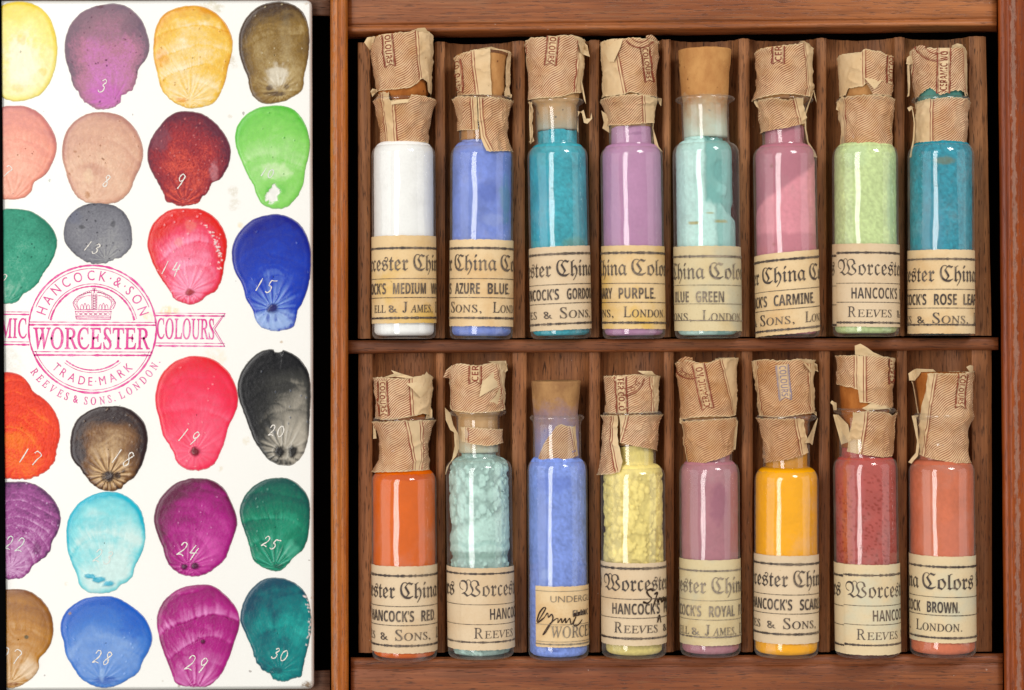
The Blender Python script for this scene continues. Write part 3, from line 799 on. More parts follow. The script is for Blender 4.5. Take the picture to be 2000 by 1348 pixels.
dab(lab='translucent turquoise dab with a bright cyan streak at its foot', num='23', np=(204, 1088, 30), faint=1, o=Ee, c=('D4F2EE', '84DEE4', '14BAD2'), f=(205, 1150), d=(.06, .18, .42), rim=(.62, .35), noise=.42, arcs=.26, narc=2.2, rad=0, edge=.42, grain=.03, bump=.5,
    spots=[(176, 1125, 12, 4.5, '10B0D0', .9), (193, 1131, 14, 6, '10B0D0', .9), (211, 1139, 14, 7, '10B0D0', .9), (190, 1020, 50, 18, '50D0DC', .45)],
    pts=[(650, 580), (740, 585), (820, 625), (880, 690), (905, 780), (912, 870), (890, 960), (850, 1040), (825, 1120), (760, 1165), (720, 1200), (640, 1218), (560, 1210), (500, 1170), (480, 1100), (450, 1030), (425, 950), (415, 850), (425, 760), (460, 690), (520, 630), (590, 595)])
dab(lab='magenta dab with faint bands and a dark two-lobed eye', num='24', np=(370, 1076, 32), o=Ff, c=('D850AC', 'AC0C80', '62043C'), f=(370, 1106), d=(.2, .45, .75), noise=.28, arcs=.12, narc=3.4, rad=.28, edge=.16, grain=.12, bump=.8, side=-.22, rim=(.5, .3),
    spots=[(361, 1106, 8, 6, '3A0428', .9), (381, 1106, 9, 7, '3A0428', .9)], specks=(20, 'D878B8'),
    pts=[(260, 745), (330, 755), (400, 800), (445, 880), (475, 960), (478, 1020), (455, 1090), (430, 1160), (405, 1215), (340, 1270), (290, 1300), (230, 1308), (170, 1300), (110, 1265), (70, 1210), (55, 1150), (25, 1080), (3, 1000), (10, 920), (45, 850), (110, 785), (190, 750)])
dab(lab='emerald green dab with feathered brush marks', num='25', np=(530, 1061, 25), o=Ff, c=('48B898', '048664', '00504A'), f=(538, 1108), d=(.38, .58, .92), noise=.2, arcs=.26, narc=3.4, rad=.45, edge=.12, grain=.06, bump=.9,
    spots=[(570, 1075, 16, 18, '58C0A0', .5), (545, 1105, 12, 5, '003830', .7), (560, 1020, 26, 26, '2CA884', .35)], specks=(20, '3A9A80'),
    pts=[(700, 742), (780, 750), (850, 800), (890, 870), (896, 950), (890, 1040), (880, 1100), (850, 1160), (800, 1200), (760, 1250), (720, 1275), (660, 1272), (610, 1245), (570, 1210), (555, 1160), (535, 1090), (510, 1020), (492, 950), (505, 880), (550, 810), (620, 760)])
dab(lab='ochre brown dab with a frayed pale foot', num='27', np=(24, 1281, 34), o=Gg, c=('EAC898', 'BC7E24', '7E4614'), f=(22, 1335), d=(.2, .5, .75), noise=.2, arcs=.16, narc=3, rad=.3, edge=.12, grain=.05, bump=.5,
    spots=[(58, 1308, 22, 20, 'F0D8B8', .6), (51, 1245, 4, 4, '3A4020', .8), (25, 1336, 16, 4, '8A4A10', .7)],
    pts=[(90, 727), (170, 735), (250, 785), (305, 860), (328, 950), (320, 1040), (285, 1110), (240, 1160), (240, 1220), (200, 1270), (130, 1320), (60, 1335), (-40, 1330), (-110, 1240), (-150, 1100), (-150, 950), (-110, 820), (-20, 740)])
dab(lab='cobalt blue dab, broad, lighter towards its foot', num='28', np=(203, 1285, 30), o=Gg, c=('90B4E8', '3C7CD4', '005AC4'), f=(200, 1330), d=(.3, .22, .95), noise=.14, arcs=.06, narc=2, rad=.12, edge=.15, grain=.03, bump=.4, specks=(26, '78A8E8'),
    spots=[(205, 1330, 24, 8, '1850B0', .6), (200, 1318, 6, 14, 'A8C8F0', .5), (135, 1198, 4, 3, 'A07840', .8), (260, 1215, 30, 40, '0A5CC8', .5)],
    pts=[(640, 770), (720, 780), (800, 825), (880, 890), (925, 970), (937, 1040), (915, 1110), (880, 1170), (850, 1240), (780, 1290), (700, 1328), (640, 1335), (570, 1320), (500, 1280), (450, 1210), (405, 1130), (390, 1050), (372, 980), (385, 900), (430, 840), (520, 785)])
dab(lab='purple magenta dab with strong scalloped brush arcs', num='29', np=(387, 1298, 35), o=Hh, c=('E88CCC', 'B41484', '7A0450'), f=(384, 1350), d=(.15, .48, .55), noise=.2, arcs=.40, narc=4.2, rad=.4, edge=.1, grain=.06, bump=1.3,
    spots=[(397, 1254, 5, 5, '4A0428', .9)],
    pts=[(290, 698), (370, 710), (440, 760), (500, 830), (528, 900), (525, 970), (495, 1060), (465, 1150), (430, 1230), (390, 1280), (330, 1325), (250, 1330), (170, 1320), (130, 1295), (110, 1240), (70, 1140), (40, 1050), (20, 940), (30, 860), (80, 780), (170, 720)])
dab(lab='dark teal dab with a ragged foot and a glinting edge', num='30', np=(549, 1279, 25), o=Hh, c=('30C0B4', '028484', '00485E'), f=(545, 1312), d=(.3, .58, .95), side=-.2, noise=.6, arcs=.16, narc=2.5, rad=.15, edge=.18, grain=.05, bump=1.0, rough_foot=1,
    spots=[(560, 1225, 24, 30, '10A49C', .5), (540, 1310, 16, 7, '004A58', .6)], cracks=[(597, 1162, 600, 1262)],
    pts=[(740, 655), (830, 670), (910, 720), (955, 800), (970, 900), (968, 1000), (945, 1100), (920, 1200), (905, 1265), (850, 1285), (790, 1300), (740, 1290), (715, 1250), (650, 1205), (620, 1140), (595, 1070), (560, 990), (533, 920), (545, 830), (590, 740), (660, 675)])

def build_dab(k, d):
    ox, oy, s = d['o']
    out = catmull(zo(ox, oy, s, d['pts']), 10, True)
    cen = out.mean(0)
    seg = np.linalg.norm(np.roll(out, -1, 0) - out, axis=1)
    cum = np.concatenate([[0], np.cumsum(seg)])
    M = 190
    tt = np.linspace(0, cum[-1], M, endpoint=False)
    cl = np.vstack([out, out[:1]])
    out = np.stack([np.interp(tt, cum, cl[:, 0]), np.interp(tt, cum, cl[:, 1])], 1)
    fx, fy = d['f']
    # small raggedness of the edge, more of it at the foot
    foot = ss(0.5, 1.0, (out[:, 1] - out[:, 1].min()) / (np.ptp(out[:, 1])))
    rg = (fbm(out[:, 0] * 0.16, out[:, 1] * 0.16, k, 3) - 0.5) * (1.6 + 4.0 * foot * (1.6 if d.get('matt') or d.get('rough_foot') else 0.5))
    dirs = (out - cen); dirs /= np.linalg.norm(dirs, axis=1)[:, None]
    out = out + dirs * rg[:, None]
    ringS = np.concatenate([np.linspace(0.012, 0.9, 64), np.linspace(0.912, 1.0, 10), [1.004]])
    K = len(ringS)
    X = cen[0] + ringS[:, None] * (out[:, 0] - cen[0])[None]
    Y = cen[1] + ringS[:, None] * (out[:, 1] - cen[1])[None]
    S = np.broadcast_to(ringS[:, None], X.shape)
    wx = X + 5 * (fbm(X * 0.03, Y * 0.03, k + 3, 2) - 0.5); wy = Y + 5 * (fbm(X * 0.03, Y * 0.03, k + 9, 2) - 0.5)
    dist = np.hypot(wx - fx, (wy - fy))
    L = np.hypot(out[:, 0] - fx, out[:, 1] - fy).max()
    t = dist / L
    ang = np.arctan2(wx - fx, -(wy - fy))
    d0, d1, d2 = d['d']
    Den = np.interp(t, [0, 0.5, 1.0], [d0, d1, d2])
    Den = Den + d['noise'] * (fbm(X * 0.022, Y * 0.022, k + 21, 4) - 0.5) * 1.4
    hgt = np.zeros_like(X)
    if d.get('arcs'):
        # scalloped fans left by the lifted brush: soft saw-tooth rings about the foot with bristle marks across them
        n = d['narc']
        wp = fbm(X * 0.012 + 4, Y * 0.012, k + 71, 3) - 0.5
        ph = (t * 1.06 + 0.09 * np.sin(ang * 1.2 + k) + 0.16 * wp + 0.02 * (fbm(ang * 3 + 9, t * 2, k + 5, 2) - 0.5)) * n
        saw = ph - np.floor(ph)
        fan = np.exp(-saw / 0.36) * ss(0.0, 0.13, saw) - 0.22
        msk = ss(0.12, 0.30, t) * ss(1.08, 0.84, t) * np.clip(1.5 * vn(ang * 1.3 + 3, np.floor(ph) * 1.7, k) + 0.15 + 1.2 * wp, 0, 1.3)
        br = (vn(ang * 30 + np.floor(ph) * 9 + 2.5 * saw, saw * 0.8, k + 2) - 0.5) + 0.5 * (vn(ang * 55, saw * 1.5 + np.floor(ph) * 5, k + 4) - 0.5)
        streak = 0.8 * br * np.exp(-saw * 1.6)
        Den = Den - 1.5 * d['arcs'] * (fan + streak) * msk
        hgt += d['arcs'] * (fan + 0.6 * streak) * msk * 1.6
    if d.get('rad'):
        rl = np.sin(ang * 15 + 4 * fbm(ang * 3, t * 3, k + 8, 2)) * 0.6 + 0.5 * np.sin(ang * 27 + 5 * fbm(t * 4, ang, k + 2, 2))
        rm = np.exp(-(t / 0.24) ** 2) * ss(0.0, 0.06, t)
        Den = Den + d['rad'] * rl * rm
        hgt += d['rad'] * rl * rm * 2.2
    Den = Den + d.get('side', 0) * (wx - cen[0]) / (np.ptp(out[:, 0]) / 2)
    if True:
        a0, st = d.get('rim', (.50, .12))
        Den = Den + st * ss(a0, 1.0, S + 0.35 * (fbm(X * 0.02, Y * 0.02, k + 81, 3) - 0.5)) * ss(0.05, 0.55, t)
    Den = Den + d['edge'] * (ss(0.86, 0.985, S) * 0.9 - 0.2 * ss(0.98, 1.0, S))
    g1 = fbm(X * 0.32, Y * 0.32, k + 31, 3) - 0.5; g2 = vn(X * 0.6, Y * 0.6, k + 37) - 0.5
    Den = Den + d['grain'] * (g1 * 1.4 + g2 * 0.9)
    hgt += d['bump'] * (1.0 if d.get('matt') else 0.25) * (g1 * 0.9 + g2 * 0.4)
    Den = Den + 0.05 * np.exp(-((S - 0.978) / 0.014) ** 2) * (0.4 + 0.9 * vn(np.broadcast_to(np.arange(M) * .06, S.shape), S * 0, k))
    Den = Den + 0.40 * (fbm(X * 0.05 + 11, Y * 0.05, k + 61, 5) - 0.5) * 2 * d['noise']
    Den = Den + 0.16 * (vn(t * 26 + 1.5 * fbm(X * .03, Y * .03, k + 66, 2) * 4, ang * 1.2, k + 64) - 0.5) * ss(.2, .4, t) * (0 if d.get('matt') else 1)
    Den = np.clip(Den, 0, 1)
    c0, c1, c2 = (hx(q, 0.92) for q in d['c'])
    a = np.clip(Den * 2, 0, 1)[..., None]; b = np.clip(Den * 2 - 1, 0, 1)[..., None]
    col = (c0 * (1 - a) + c1 * a) * (1 - b) + c2 * b
    for (sx, sy, rx, ry, hc, al) in d.get('spots', []):
        e = np.hypot((wx - sx) / rx, (wy - sy) / ry) + 0.7 * (fbm(X * 0.13, Y * 0.13, k + 51, 3) - 0.5)
        m = (ss(1.15, 0.55, e) * al)[..., None]
        if al < 0.75:
            m = m * (0.55 + 0.9 * (fbm(X * 0.2, Y * 0.2, k + 3, 3)))[..., None]
            m = np.clip(m, 0, 1)
        col = col * (1 - m) + hx(hc, 0.92) * m
        if al >= 0.9:
            hgt += m[..., 0] * 2.5
    if d.get('specks'):
        n, hc = d['specks']
        r_ = random.Random(k * 77)
        for _ in range(n // 2):
            i = r_.randrange(M); q = math.sqrt(r_.random()) * 0.97
            sx = cen[0] + q * (out[i, 0] - cen[0]); sy = cen[1] + q * (out[i, 1] - cen[1])
            rr = r_.uniform(0.5, 1.7)
            m = (ss(rr + .6, rr - .3, np.hypot(X - sx, Y - sy)) * 0.75)[..., None]
            col = col * (1 - m) + hx(hc, 0.92) * m
            hgt += m[..., 0] * 1.0
    for (x0, y0, x1, y1) in d.get('cracks', []):  # white glints painted into the dab colour, slightly raised
        r_ = random.Random(k)
        for _ in range(34):
            q = r_.random(); sx = x0 + (x1 - x0) * q + r_.uniform(-4, 4) + 8 * math.sin(q * 3.1); sy = y0 + (y1 - y0) * q
            rx, ry = r_.uniform(1.0, 3.6), r_.uniform(0.8, 2.2)
            m = (ss(1.2, 0.7, np.hypot((X - sx) / rx, (Y - sy) / ry)) * 0.85)[..., None]
            col = col * (1 - m) + hx('FBE4E0', 0.92) * m
            hgt += m[..., 0] * 1.5
    thin = (0.42 * ss(0.972, 1.0, S) * (0.3 + 0.9 * fbm(X * .04, Y * .04, k + 91, 2)))[..., None]
    col = col * (1 - thin) + hx('F4F1EA', 0.95) * thin
    H = 3.2 * np.sqrt(np.clip(1 - S ** 9, 0, 1)) + 0.5 * ss(0.8, 0.95, S) * ss(1.0, 0.97, S)
    Z = H + hgt * ss(1.0, 0.93, S)
    if d.get('chip'):
        cx_, cy_, rx, ry, tl = d['chip']
        ca, sa = math.cos(math.radians(tl)), math.sin(math.radians(tl))
        ux = (X - cx_) * ca + (Y - cy_) * sa; uy = -(X - cx_) * sa + (Y - cy_) * ca
        e = np.hypot(ux / rx, uy / ry) + 0.8 * (fbm(X * 0.12, Y * 0.12, k + 4, 3) - 0.5)
        m = ss(0.98, 0.88, e)[..., None]
        col = col * (1 - m) + hx('F4F2EC', 0.95) * m
        Z = Z * (1 - m[..., 0]) + 0.5 * m[..., 0]
    Z = ZP + np.maximum(Z, 0.15 + 0.3 * (1 - S))
    Z[-1] = ZP - 1.0
    kf = (D - Z) / D * 0.01
    vs = np.stack([(X - 1000) * kf, -(Y - 674) * kf, Z * 0.01], -1).reshape(-1, 3)
    vs = np.vstack([vs, [P(cen[0], cen[1], float(Z[0].mean()))]])
    colf = np.vstack([col.reshape(-1, 3), col[0].mean(0)[None]])
    f = [(b, a, q, p) for a, b, p, q in [(x[0], x[1], x[2], x[3]) for x in gridf(K, M, True)]]
    f = gridf(K, M, True)
    f += [(K * M, j, (j + 1) % M) for j in range(M)]
    o = mkobj('paint_dab', vs, f, M_matt if d.get('matt') else M_gloss, None, True, colf)
    o['label'] = d['lab']
    under(o, pal)
    if d.get('num'):
        x, y, h = d['np']
        F = Flat()
        digits(F, d['num'], x, y, h * 0.88, 1.9 if not d.get('faint') else 1.8, 6 + (k % 5) * 3)
        from mathutils.kdtree import KDTree
        kd = KDTree(K * M)
        Xf, Yf, Zf = X.ravel(), Y.ravel(), Z.ravel()
        for i in range(K * M):
            kd.insert((Xf[i], Yf[i], 0), i)
        kd.balance()
        def zf(px, py):
            return max(Zf[q[1]] for q in kd.find_n((px, py, 0), 5)) + 0.6
        n = mkobj('number', [P(px, py, zf(px, py)) for px, py in F.v], F.f, M_scratch2 if d.get('faint') else M_scratch)
        n.parent = o
for k, d in enumerate(dabs):
    build_dab(k, d)

# ------------------------------------------------------------------ the printed stamp on the palette
F = Flat()
CX, CY = 180.5, 643.0
def circ(r, wd, a0=0, a1=360, jit=0.5, seed=1):
    n = max(8, int(abs(a1 - a0) / 2.2))
    full = abs(a1 - a0) >= 360
    a = np.radians(np.linspace(a0, a1, n, endpoint=not full))
    F.stroke(np.stack([CX + r * np.sin(a), CY - r * np.cos(a)], 1), wd, 0, full, jit, seed)
circ(124.5, 3.2, seed=2); circ(118.5, 1.2, -69, 69, seed=3); circ(119, 1.2, 111, 249, seed=4)
circ(83.5, 3.0, -78, 78, seed=5); circ(88.5, 1.2, -77, 77, seed=6)
circ(80, 2.6, 140, 220, seed=7); circ(85, 1.1, 140, 220, seed=8)
for (y, wd) in ((629, 1.3), (634.5, 3.0), (687, 1.3), (693.5, 3.0)):
    hw = math.sqrt(124.5 ** 2 - (y - CY) ** 2)
    F.line(CX - hw, y, CX + hw, y + 0.8, wd, 0, 0.6, int(y))
put_arc(F, 'HANCOCK\u00b7&\u00b7SON', CX, CY, 95.5, -76, 77, 19.5, 'sans', 0.0, xs=0.80)
put_arc(F, 'TRADE\u00b7MARK', CX, CY, 110.5, 228.5, 132, 17, 'sans', 0.0, True, xs=0.80)
put_arc(F, 'REEVES & SONS. LONDON.', CX, CY, 147.5, 237, 115, 14.5, 'roman', 0.012, True, xs=0.72)
put(F, 'WORCESTER', (64.5, 681), (1, 0.004), 228, 41, 'roman', 0.012)
# ornamental spurs at mid height of the tall letters
for x in (80, 100, 137, 160, 183, 205, 232, 259, 281):
    F.add([(x - 2.6, 661), (x, 657.6), (x + 2.6, 661), (x, 664.4)], [(0, 1, 2, 3)])
# ribbons left and right
for (xa, xb) in ((-120, 57), (304, 441)):
    for (y, wd) in ((609.5, 1.2), (614.5, 2.9), (668, 1.2), (673.5, 2.9)):
        q = xb - 2 if xb > 400 else xb
        F.line(xa, y - 1.5 if xa < 0 else y + 2, q, y + (0 if xa < 0 else 3), wd, 0, 0.6, int(y) + xa)
for (p, q, wd) in (((440, 612), (419, 643), 1.6), ((419, 643), (439, 677), 1.6), ((435, 616), (415, 643), 0.9), ((415, 643), (433, 672), 0.9)):
    F.line(*p, *q, wd)
put(F, 'COLOURS', (306, 661), (1, 0.012), 112, 39, 'roman', 0.012)
put(F, 'CERAMIC', (-72, 659), (1, 0.01), 124, 38, 'roman', 0.012)
# the crown
cr = 184.0
F.line(147, 619, 217, 619.5, 1.6, 0, .4, 1); F.line(146, 608, 218, 608.5, 1.3, 0, .4, 2); F.line(148, 623, 216, 623.5, 1.6, 0, .4, 3); F.line(147.5, 608, 149, 623, 1.0); F.line(217, 608, 215.5, 623, 1.0)
F.line(145.5, 604.5, 218.5, 605, 1.3, 0, .4, 4)
for i in range(7):
    x = 153 + i * 9.6
    q = [(x + 3.1 * math.cos(a), 613.7 + 3.1 * math.sin(a)) for a in np.linspace(0, 2 * math.pi, 8, endpoint=False)]
    F.stroke(q, 0.8, 0, True)
    if i < 6:
        F.line(x + 3.4, 611, x + 6.2, 616.5, 0.7, n=3); F.line(x + 6.2, 611, x + 3.4, 616.5, 0.7, n=3)
for sg in (-1, 1):
    F.stroke(catmull([(cr + sg * 36, 604), (cr + sg * 41, 592), (cr + sg * 33, 580), (cr + sg * 18, 573), (cr + sg * 5, 571)], 6), 1.2, 0, False, .5, 3)
    F.stroke(catmull([(cr + sg * 30, 603), (cr + sg * 34, 592), (cr + sg * 27, 583), (cr + sg * 15, 578), (cr + sg * 5, 578)], 6), 1.0, 0, False, .5, 4)
    for i in range(9):
        a = i / 8
        x = cr + sg * (40 - 33 * a); y = 591 - 22 * math.sin(a * 1.45)
        q = [(x + 2.0 * math.cos(b), y + 2.0 * math.sin(b)) for b in np.linspace(0, 2 * math.pi, 7, endpoint=False)]
        F.stroke(q, 0.7, 0, True)
    F.stroke(catmull([(cr + sg * 38, 593), (cr + sg * 31, 604)], 4), 1.0)
    for dx in (12, 18, 24):
        F.stroke(catmull([(cr + sg * dx - 3, 604), (cr + sg * dx - 2, 597), (cr + sg * dx, 592 + abs(dx - 18) * .5), (cr + sg * dx + 2, 597), (cr + sg * dx + 3, 604)], 4), 0.9)
for x in (-5, -1.7, 1.7, 5):
    F.line(cr + x, 604, cr + x, 573, 1.0, 0, .5, int(x * 9) + 60)
for y in range(576, 604, 5):
    F.line(cr - 5, y, cr + 5, y + 4, 0.8, n=3); F.line(cr + 5, y, cr - 5, y + 4, 0.8, n=3)
F.line(cr, 572, cr, 563.5, 2.2); F.line(cr - 5, 567, cr + 5, 567, 1.8); F.line(cr - 4, 564, cr + 4, 564, 1.0)
st = under(flat_obj('printed_stamp', F, M_stamp, None, ZP + 0.5), pal)
st['label'] = 'pink printed round trade stamp with a crown'

# ------------------------------------------------------------------ the glass vials
ZAX = 19.5
class Vial:
    pass

def lathe(name, prof, mat, parent, n=72, col=None, cen=None, dz=0.0):
    """prof: (y, r) in local px along the axis; cen: optional x offset per row"""
    a = np.linspace(0, 2 * math.pi, n, endpoint=False)
    vs = []
    for i, (y, r) in enumerate(prof):
        c = cen[i] if cen is not None else 0
        vs.append(np.stack([c + r * np.sin(a), np.full(n, y), r * np.cos(a) + dz], 1))
    vs = np.vstack(vs) * 0.01
    f = [(q[3], q[2], q[1], q[0]) for q in gridf(len(prof), n, True)]
    f = f + [tuple(range(n)), tuple(range((len(prof) - 1) * n, len(prof) * n))[::-1]]
    return mkobj(name, vs, f, mat, parent, True, col)

def setup(cxb, yb, cxs, yf, yn, R, rn, yl, rl):
    V = Vial()
    V.a = math.atan2(cxb - cxs, yb - yf)
    V.yb, V.cxb = yb, cxb
    V.R, V.rn, V.rl = R, rn, rl
    def L(px, py):
        x = (px - cxb); y = -(py - yb)
        ca, sa = math.cos(V.a), math.sin(V.a)
        return np.array([x * ca + y * sa, -x * sa + y * ca])
    V.L = L
    V.yf, V.yn, V.yl = yb - yf, yb - yn, yb - yl
    return V

def prof_of(V, prof, Z):
    rows = []
    for zy, xl, xr in prof:
        a = V.L(*Z(xl, zy)); b = V.L(*Z(xr, zy))
        rows.append(((a[1] + b[1]) / 2, (a[0] + b[0]) / 2, (b[0] - a[0]) / 2))
    rows.sort()
    r = np.array(rows)
    return (lambda y: np.interp(y, r[:, 0], r[:, 1])), (lambda y: np.interp(y, r[:, 0], r[:, 2])), r

def theta_of(V, pt, Z, cf, rf):
    x, y = V.L(*Z(*pt))
    t = (x - cf(y)) / rf(y)
    return math.asin(max(-1, min(1, t))), y

def wrap_piece(V, name, spec, Z, mat, parent, seed, lift=1.2, amp=1.0):
    cf, rf, rows = prof_of(V, spec['prof'], Z)
    nu, nv = 110, 56
    def curve(pts):
        q = sorted(theta_of(V, p, Z, cf, rf) for p in pts)
        return np.array([a for a, _ in q]), np.array([b for _, b in q])
    Tt, Ty = curve(spec['top']); Bt, By = curve(spec['bot'])
    def edge(pts, side):
        if not pts:
            return lambda t: np.full_like(t, side * math.radians(158))
        q = [theta_of(V, p, Z, cf, rf) for p in pts]
        y = np.array([b for _, b in q]); th = np.array([a for a, _ in q])
        k = (y[0] - y) / max(1e-6, (y[0] - y[-1]))
        return lambda t: np.interp(t, k, th)
    eL, eR = edge(spec.get('xl'), -1), edge(spec.get('xr'), 1)
    t = np.linspace(0, 1, nv)[:, None]; s = np.linspace(0, 1, nu)[None]
    tl = eL(t[:, 0])[:, None]; tr = eR(t[:, 0])[:, None]
    th = tl + (tr - tl) * s
    jT = (vn(th * 26, th * 0 + seed, seed) - .5) * 2.2 + (vn(th * 70, th * 0, seed + 1) - .5) * 1.2
    jB = (vn(th * 26, th * 0 + seed, seed + 5) - .5) * spec.get('jb', 1.6) + (vn(th * 70, th * 0, seed + 6) - .5) * spec.get('jb', 1.6) * .5
    yT = np.interp(th, Tt, Ty) + jT; yB = np.interp(th, Bt, By) + jB
    y = yT * (1 - t) + yB * t
    c = cf(y); r = rf(y)
    u = th * r
    # creases and swellings of old paper
    cr = (fbm(u * 0.05, y * 0.035, seed + 3, 4) - 0.5)
    rid = 1 - np.abs(2 * fbm(u * 0.035 + 3, y * 0.03, seed + 9, 3) - 1)
    wr = amp * (cr * 5.4 + (rid ** 6) * 3.2)
    ends = np.exp(-np.minimum(t * (yT - yB), (1 - t) * (yT - yB)) / 3.0) * spec.get('curl', 1.0)
    rr = r + lift + wr + ends * 1.0
    x = c + rr * np.sin(th); z = rr * np.cos(th)
    bd = np.full_like(x, -50.0)
    for Ln, Rn in spec.get('bands', []):
        def ln(pts):
            q = [theta_of(V, p, Z, cf, rf) for p in pts]
            q.sort(key=lambda k: k[1])
            yy = np.array([k[1] for k in q]); uu = np.array([k[0] for k in q]) * rf(yy)
            # straight continuation past the ends
            sl0 = (uu[1] - uu[0]) / max(1e-6, yy[1] - yy[0]); 
            return lambda yq: np.where(yq < yy[0], uu[0] + (yq - yy[0]) * sl0, np.interp(yq, yy, uu))
        dl = (u - ln(Ln)(y)) if Ln else np.full_like(x, 60.0)
        dr = (ln(Rn)(y) - u) if Rn else np.full_like(x, 60.0)
        bd = np.maximum(bd, np.minimum(dl, dr))
    torn = np.clip(np.exp(-(t * (yT - yB)) / 1.6) + np.exp(-((1 - t) * (yT - yB)) / 1.2) * spec.get('tb', 1.0), 0, 1)
    if spec.get('xr'):
        torn = np.clip(torn + np.exp(-(1 - s) * (tr - tl) * r / 1.2) * .7, 0, 1)
    if spec.get('xl'):
        torn = np.clip(torn + np.exp(-s * (tr - tl) * r / 1.2) * .7, 0, 1)
    vs = np.stack([x, y, z], -1).reshape(-1, 3) * 0.01
    o = mkobj(name, vs, gridf(nv, nu), mat, parent, True, None,
              {'puv': np.stack([u, y, u * 0], -1).reshape(-1, 3), 'bd': bd.ravel(), 'torn': torn.ravel()})
    def S(px, py, up=0.0):
        """image point -> local position on this paper"""
        lx, ly = V.L(px, py)
        r0 = float(rf(ly)); c0 = float(cf(ly))
        tq = max(-0.999, min(0.999, (lx - c0) / r0))
        thq = math.asin(tq); uq = thq * r0
        w_ = amp * ((fbm(np.array([uq * 0.05]), np.array([ly * 0.035]), seed + 3, 4)[0] - .5) * 5.4 + (1 - abs(2 * fbm(np.array([uq * 0.035 + 3]), np.array([ly * 0.03]), seed + 9, 3)[0] - 1)) ** 6 * 3.2)
        rq = r0 + lift + w_ + up
        return ((c0 + rq * math.sin(thq)) * .01, ly * .01, rq * math.cos(thq) * .01)
    o_S[o.name] = S
    return o, S
o_S = {}

def ribbon(S, Z, spec, parent, inkm, paper):
    """printed ribbon with a word on it, laid on the wrapping paper"""
    text, p0, p1, wd, rev = spec[:5]
    kind = spec[5] if len(spec) > 5 else 'tail'
    a = np.array(Z(*p0)); b = np.array(Z(*p1)); wd = wd / ZS
    ax = (b - a) / np.linalg.norm(b - a); Ln = np.linalg.norm(b - a)
    pr = np.array([ax[1], -ax[0]])          # to the right of a downward axis
    F = Flat()
    # paper ground of the ribbon
    n, m = 14, 7
    g = []
    for i in range(n):
        for j in range(m):
            q = j / (m - 1) * 2 - 1
            tail = (1 - abs(q)) * wd * 0.28 if kind == 'tail' else 0
            g.append(a + ax * (i / (n - 1)) * (Ln - tail) + pr * q * wd / 2)
    F.add(g, gridf(n, m), 0)
    G = Flat()
    for q in (-1, 1):
        e0 = a + pr * q * wd * .5; e1 = b + pr * q * wd * .5
        G.line(*e0, *e1, 2.3, 1, 0.4, 3, n=18)
        e0 = a + pr * q * wd * .38; e1 = b + pr * q * wd * .38
        G.line(*e0, *e1, 0.7, 1, 0.5, 4, n=18)
        if kind == 'tail':
            G.line(*(b + pr * q * wd * .5), *(b - ax * wd * .28), 1.2, 1, n=5)
    put_l = Ln * (0.90 if kind != 'tail' else 0.86)
    cap = wd * 0.56
    if rev:
        put(G, text, b - ax * wd * .26 + pr * cap * .5, -ax, put_l, cap, 'bold', 0.0, 1)
    else:
        put(G, text, a + ax * Ln * .03 - pr * cap * .5, ax, put_l, cap, 'bold', 0.0, 1)
    vs = [S(x, y, .8) for x, y in F.v] + [S(x, y, 1.25) for x, y in G.v]
    fs = F.f + [tuple(i + len(F.v) for i in q) for q in G.f]
    o = mkobj('printed_ribbon', vs, fs, [paper, inkm], parent, True, midx=F.m + G.m,
              attrs={'bd': np.full(len(vs), 40.0), 'torn': np.zeros(len(vs)), 'puv': np.zeros((len(vs), 3))})
    return o

def seal(S, Z, c, r, word, a0, a1, parent, inkm):
    """arc of the round trade mark printed on the paper"""
    cx, cy = Z(*c); r = r / ZS
    G = Flat()
    for rr, wd in ((r, 1.4), (r * .94, .6), (r * .62, 1.1)):
        q = [(cx + rr * math.sin(math.radians(t)), cy - rr * math.cos(math.radians(t))) for t in np.linspace(a0, a1, 26)]
        G.stroke(q, wd, 0, False, .4, 3)
    if word:
        put_arc(G, word, cx, cy, r * .87, a0 + (a1 - a0) * .88, a0 + (a1 - a0) * .12, r * .22, 'sans', -0.01, True)
    return mkobj('printed_seal', [S(x, y, 1.2) for x, y in G.v], G.f, inkm, parent, True)

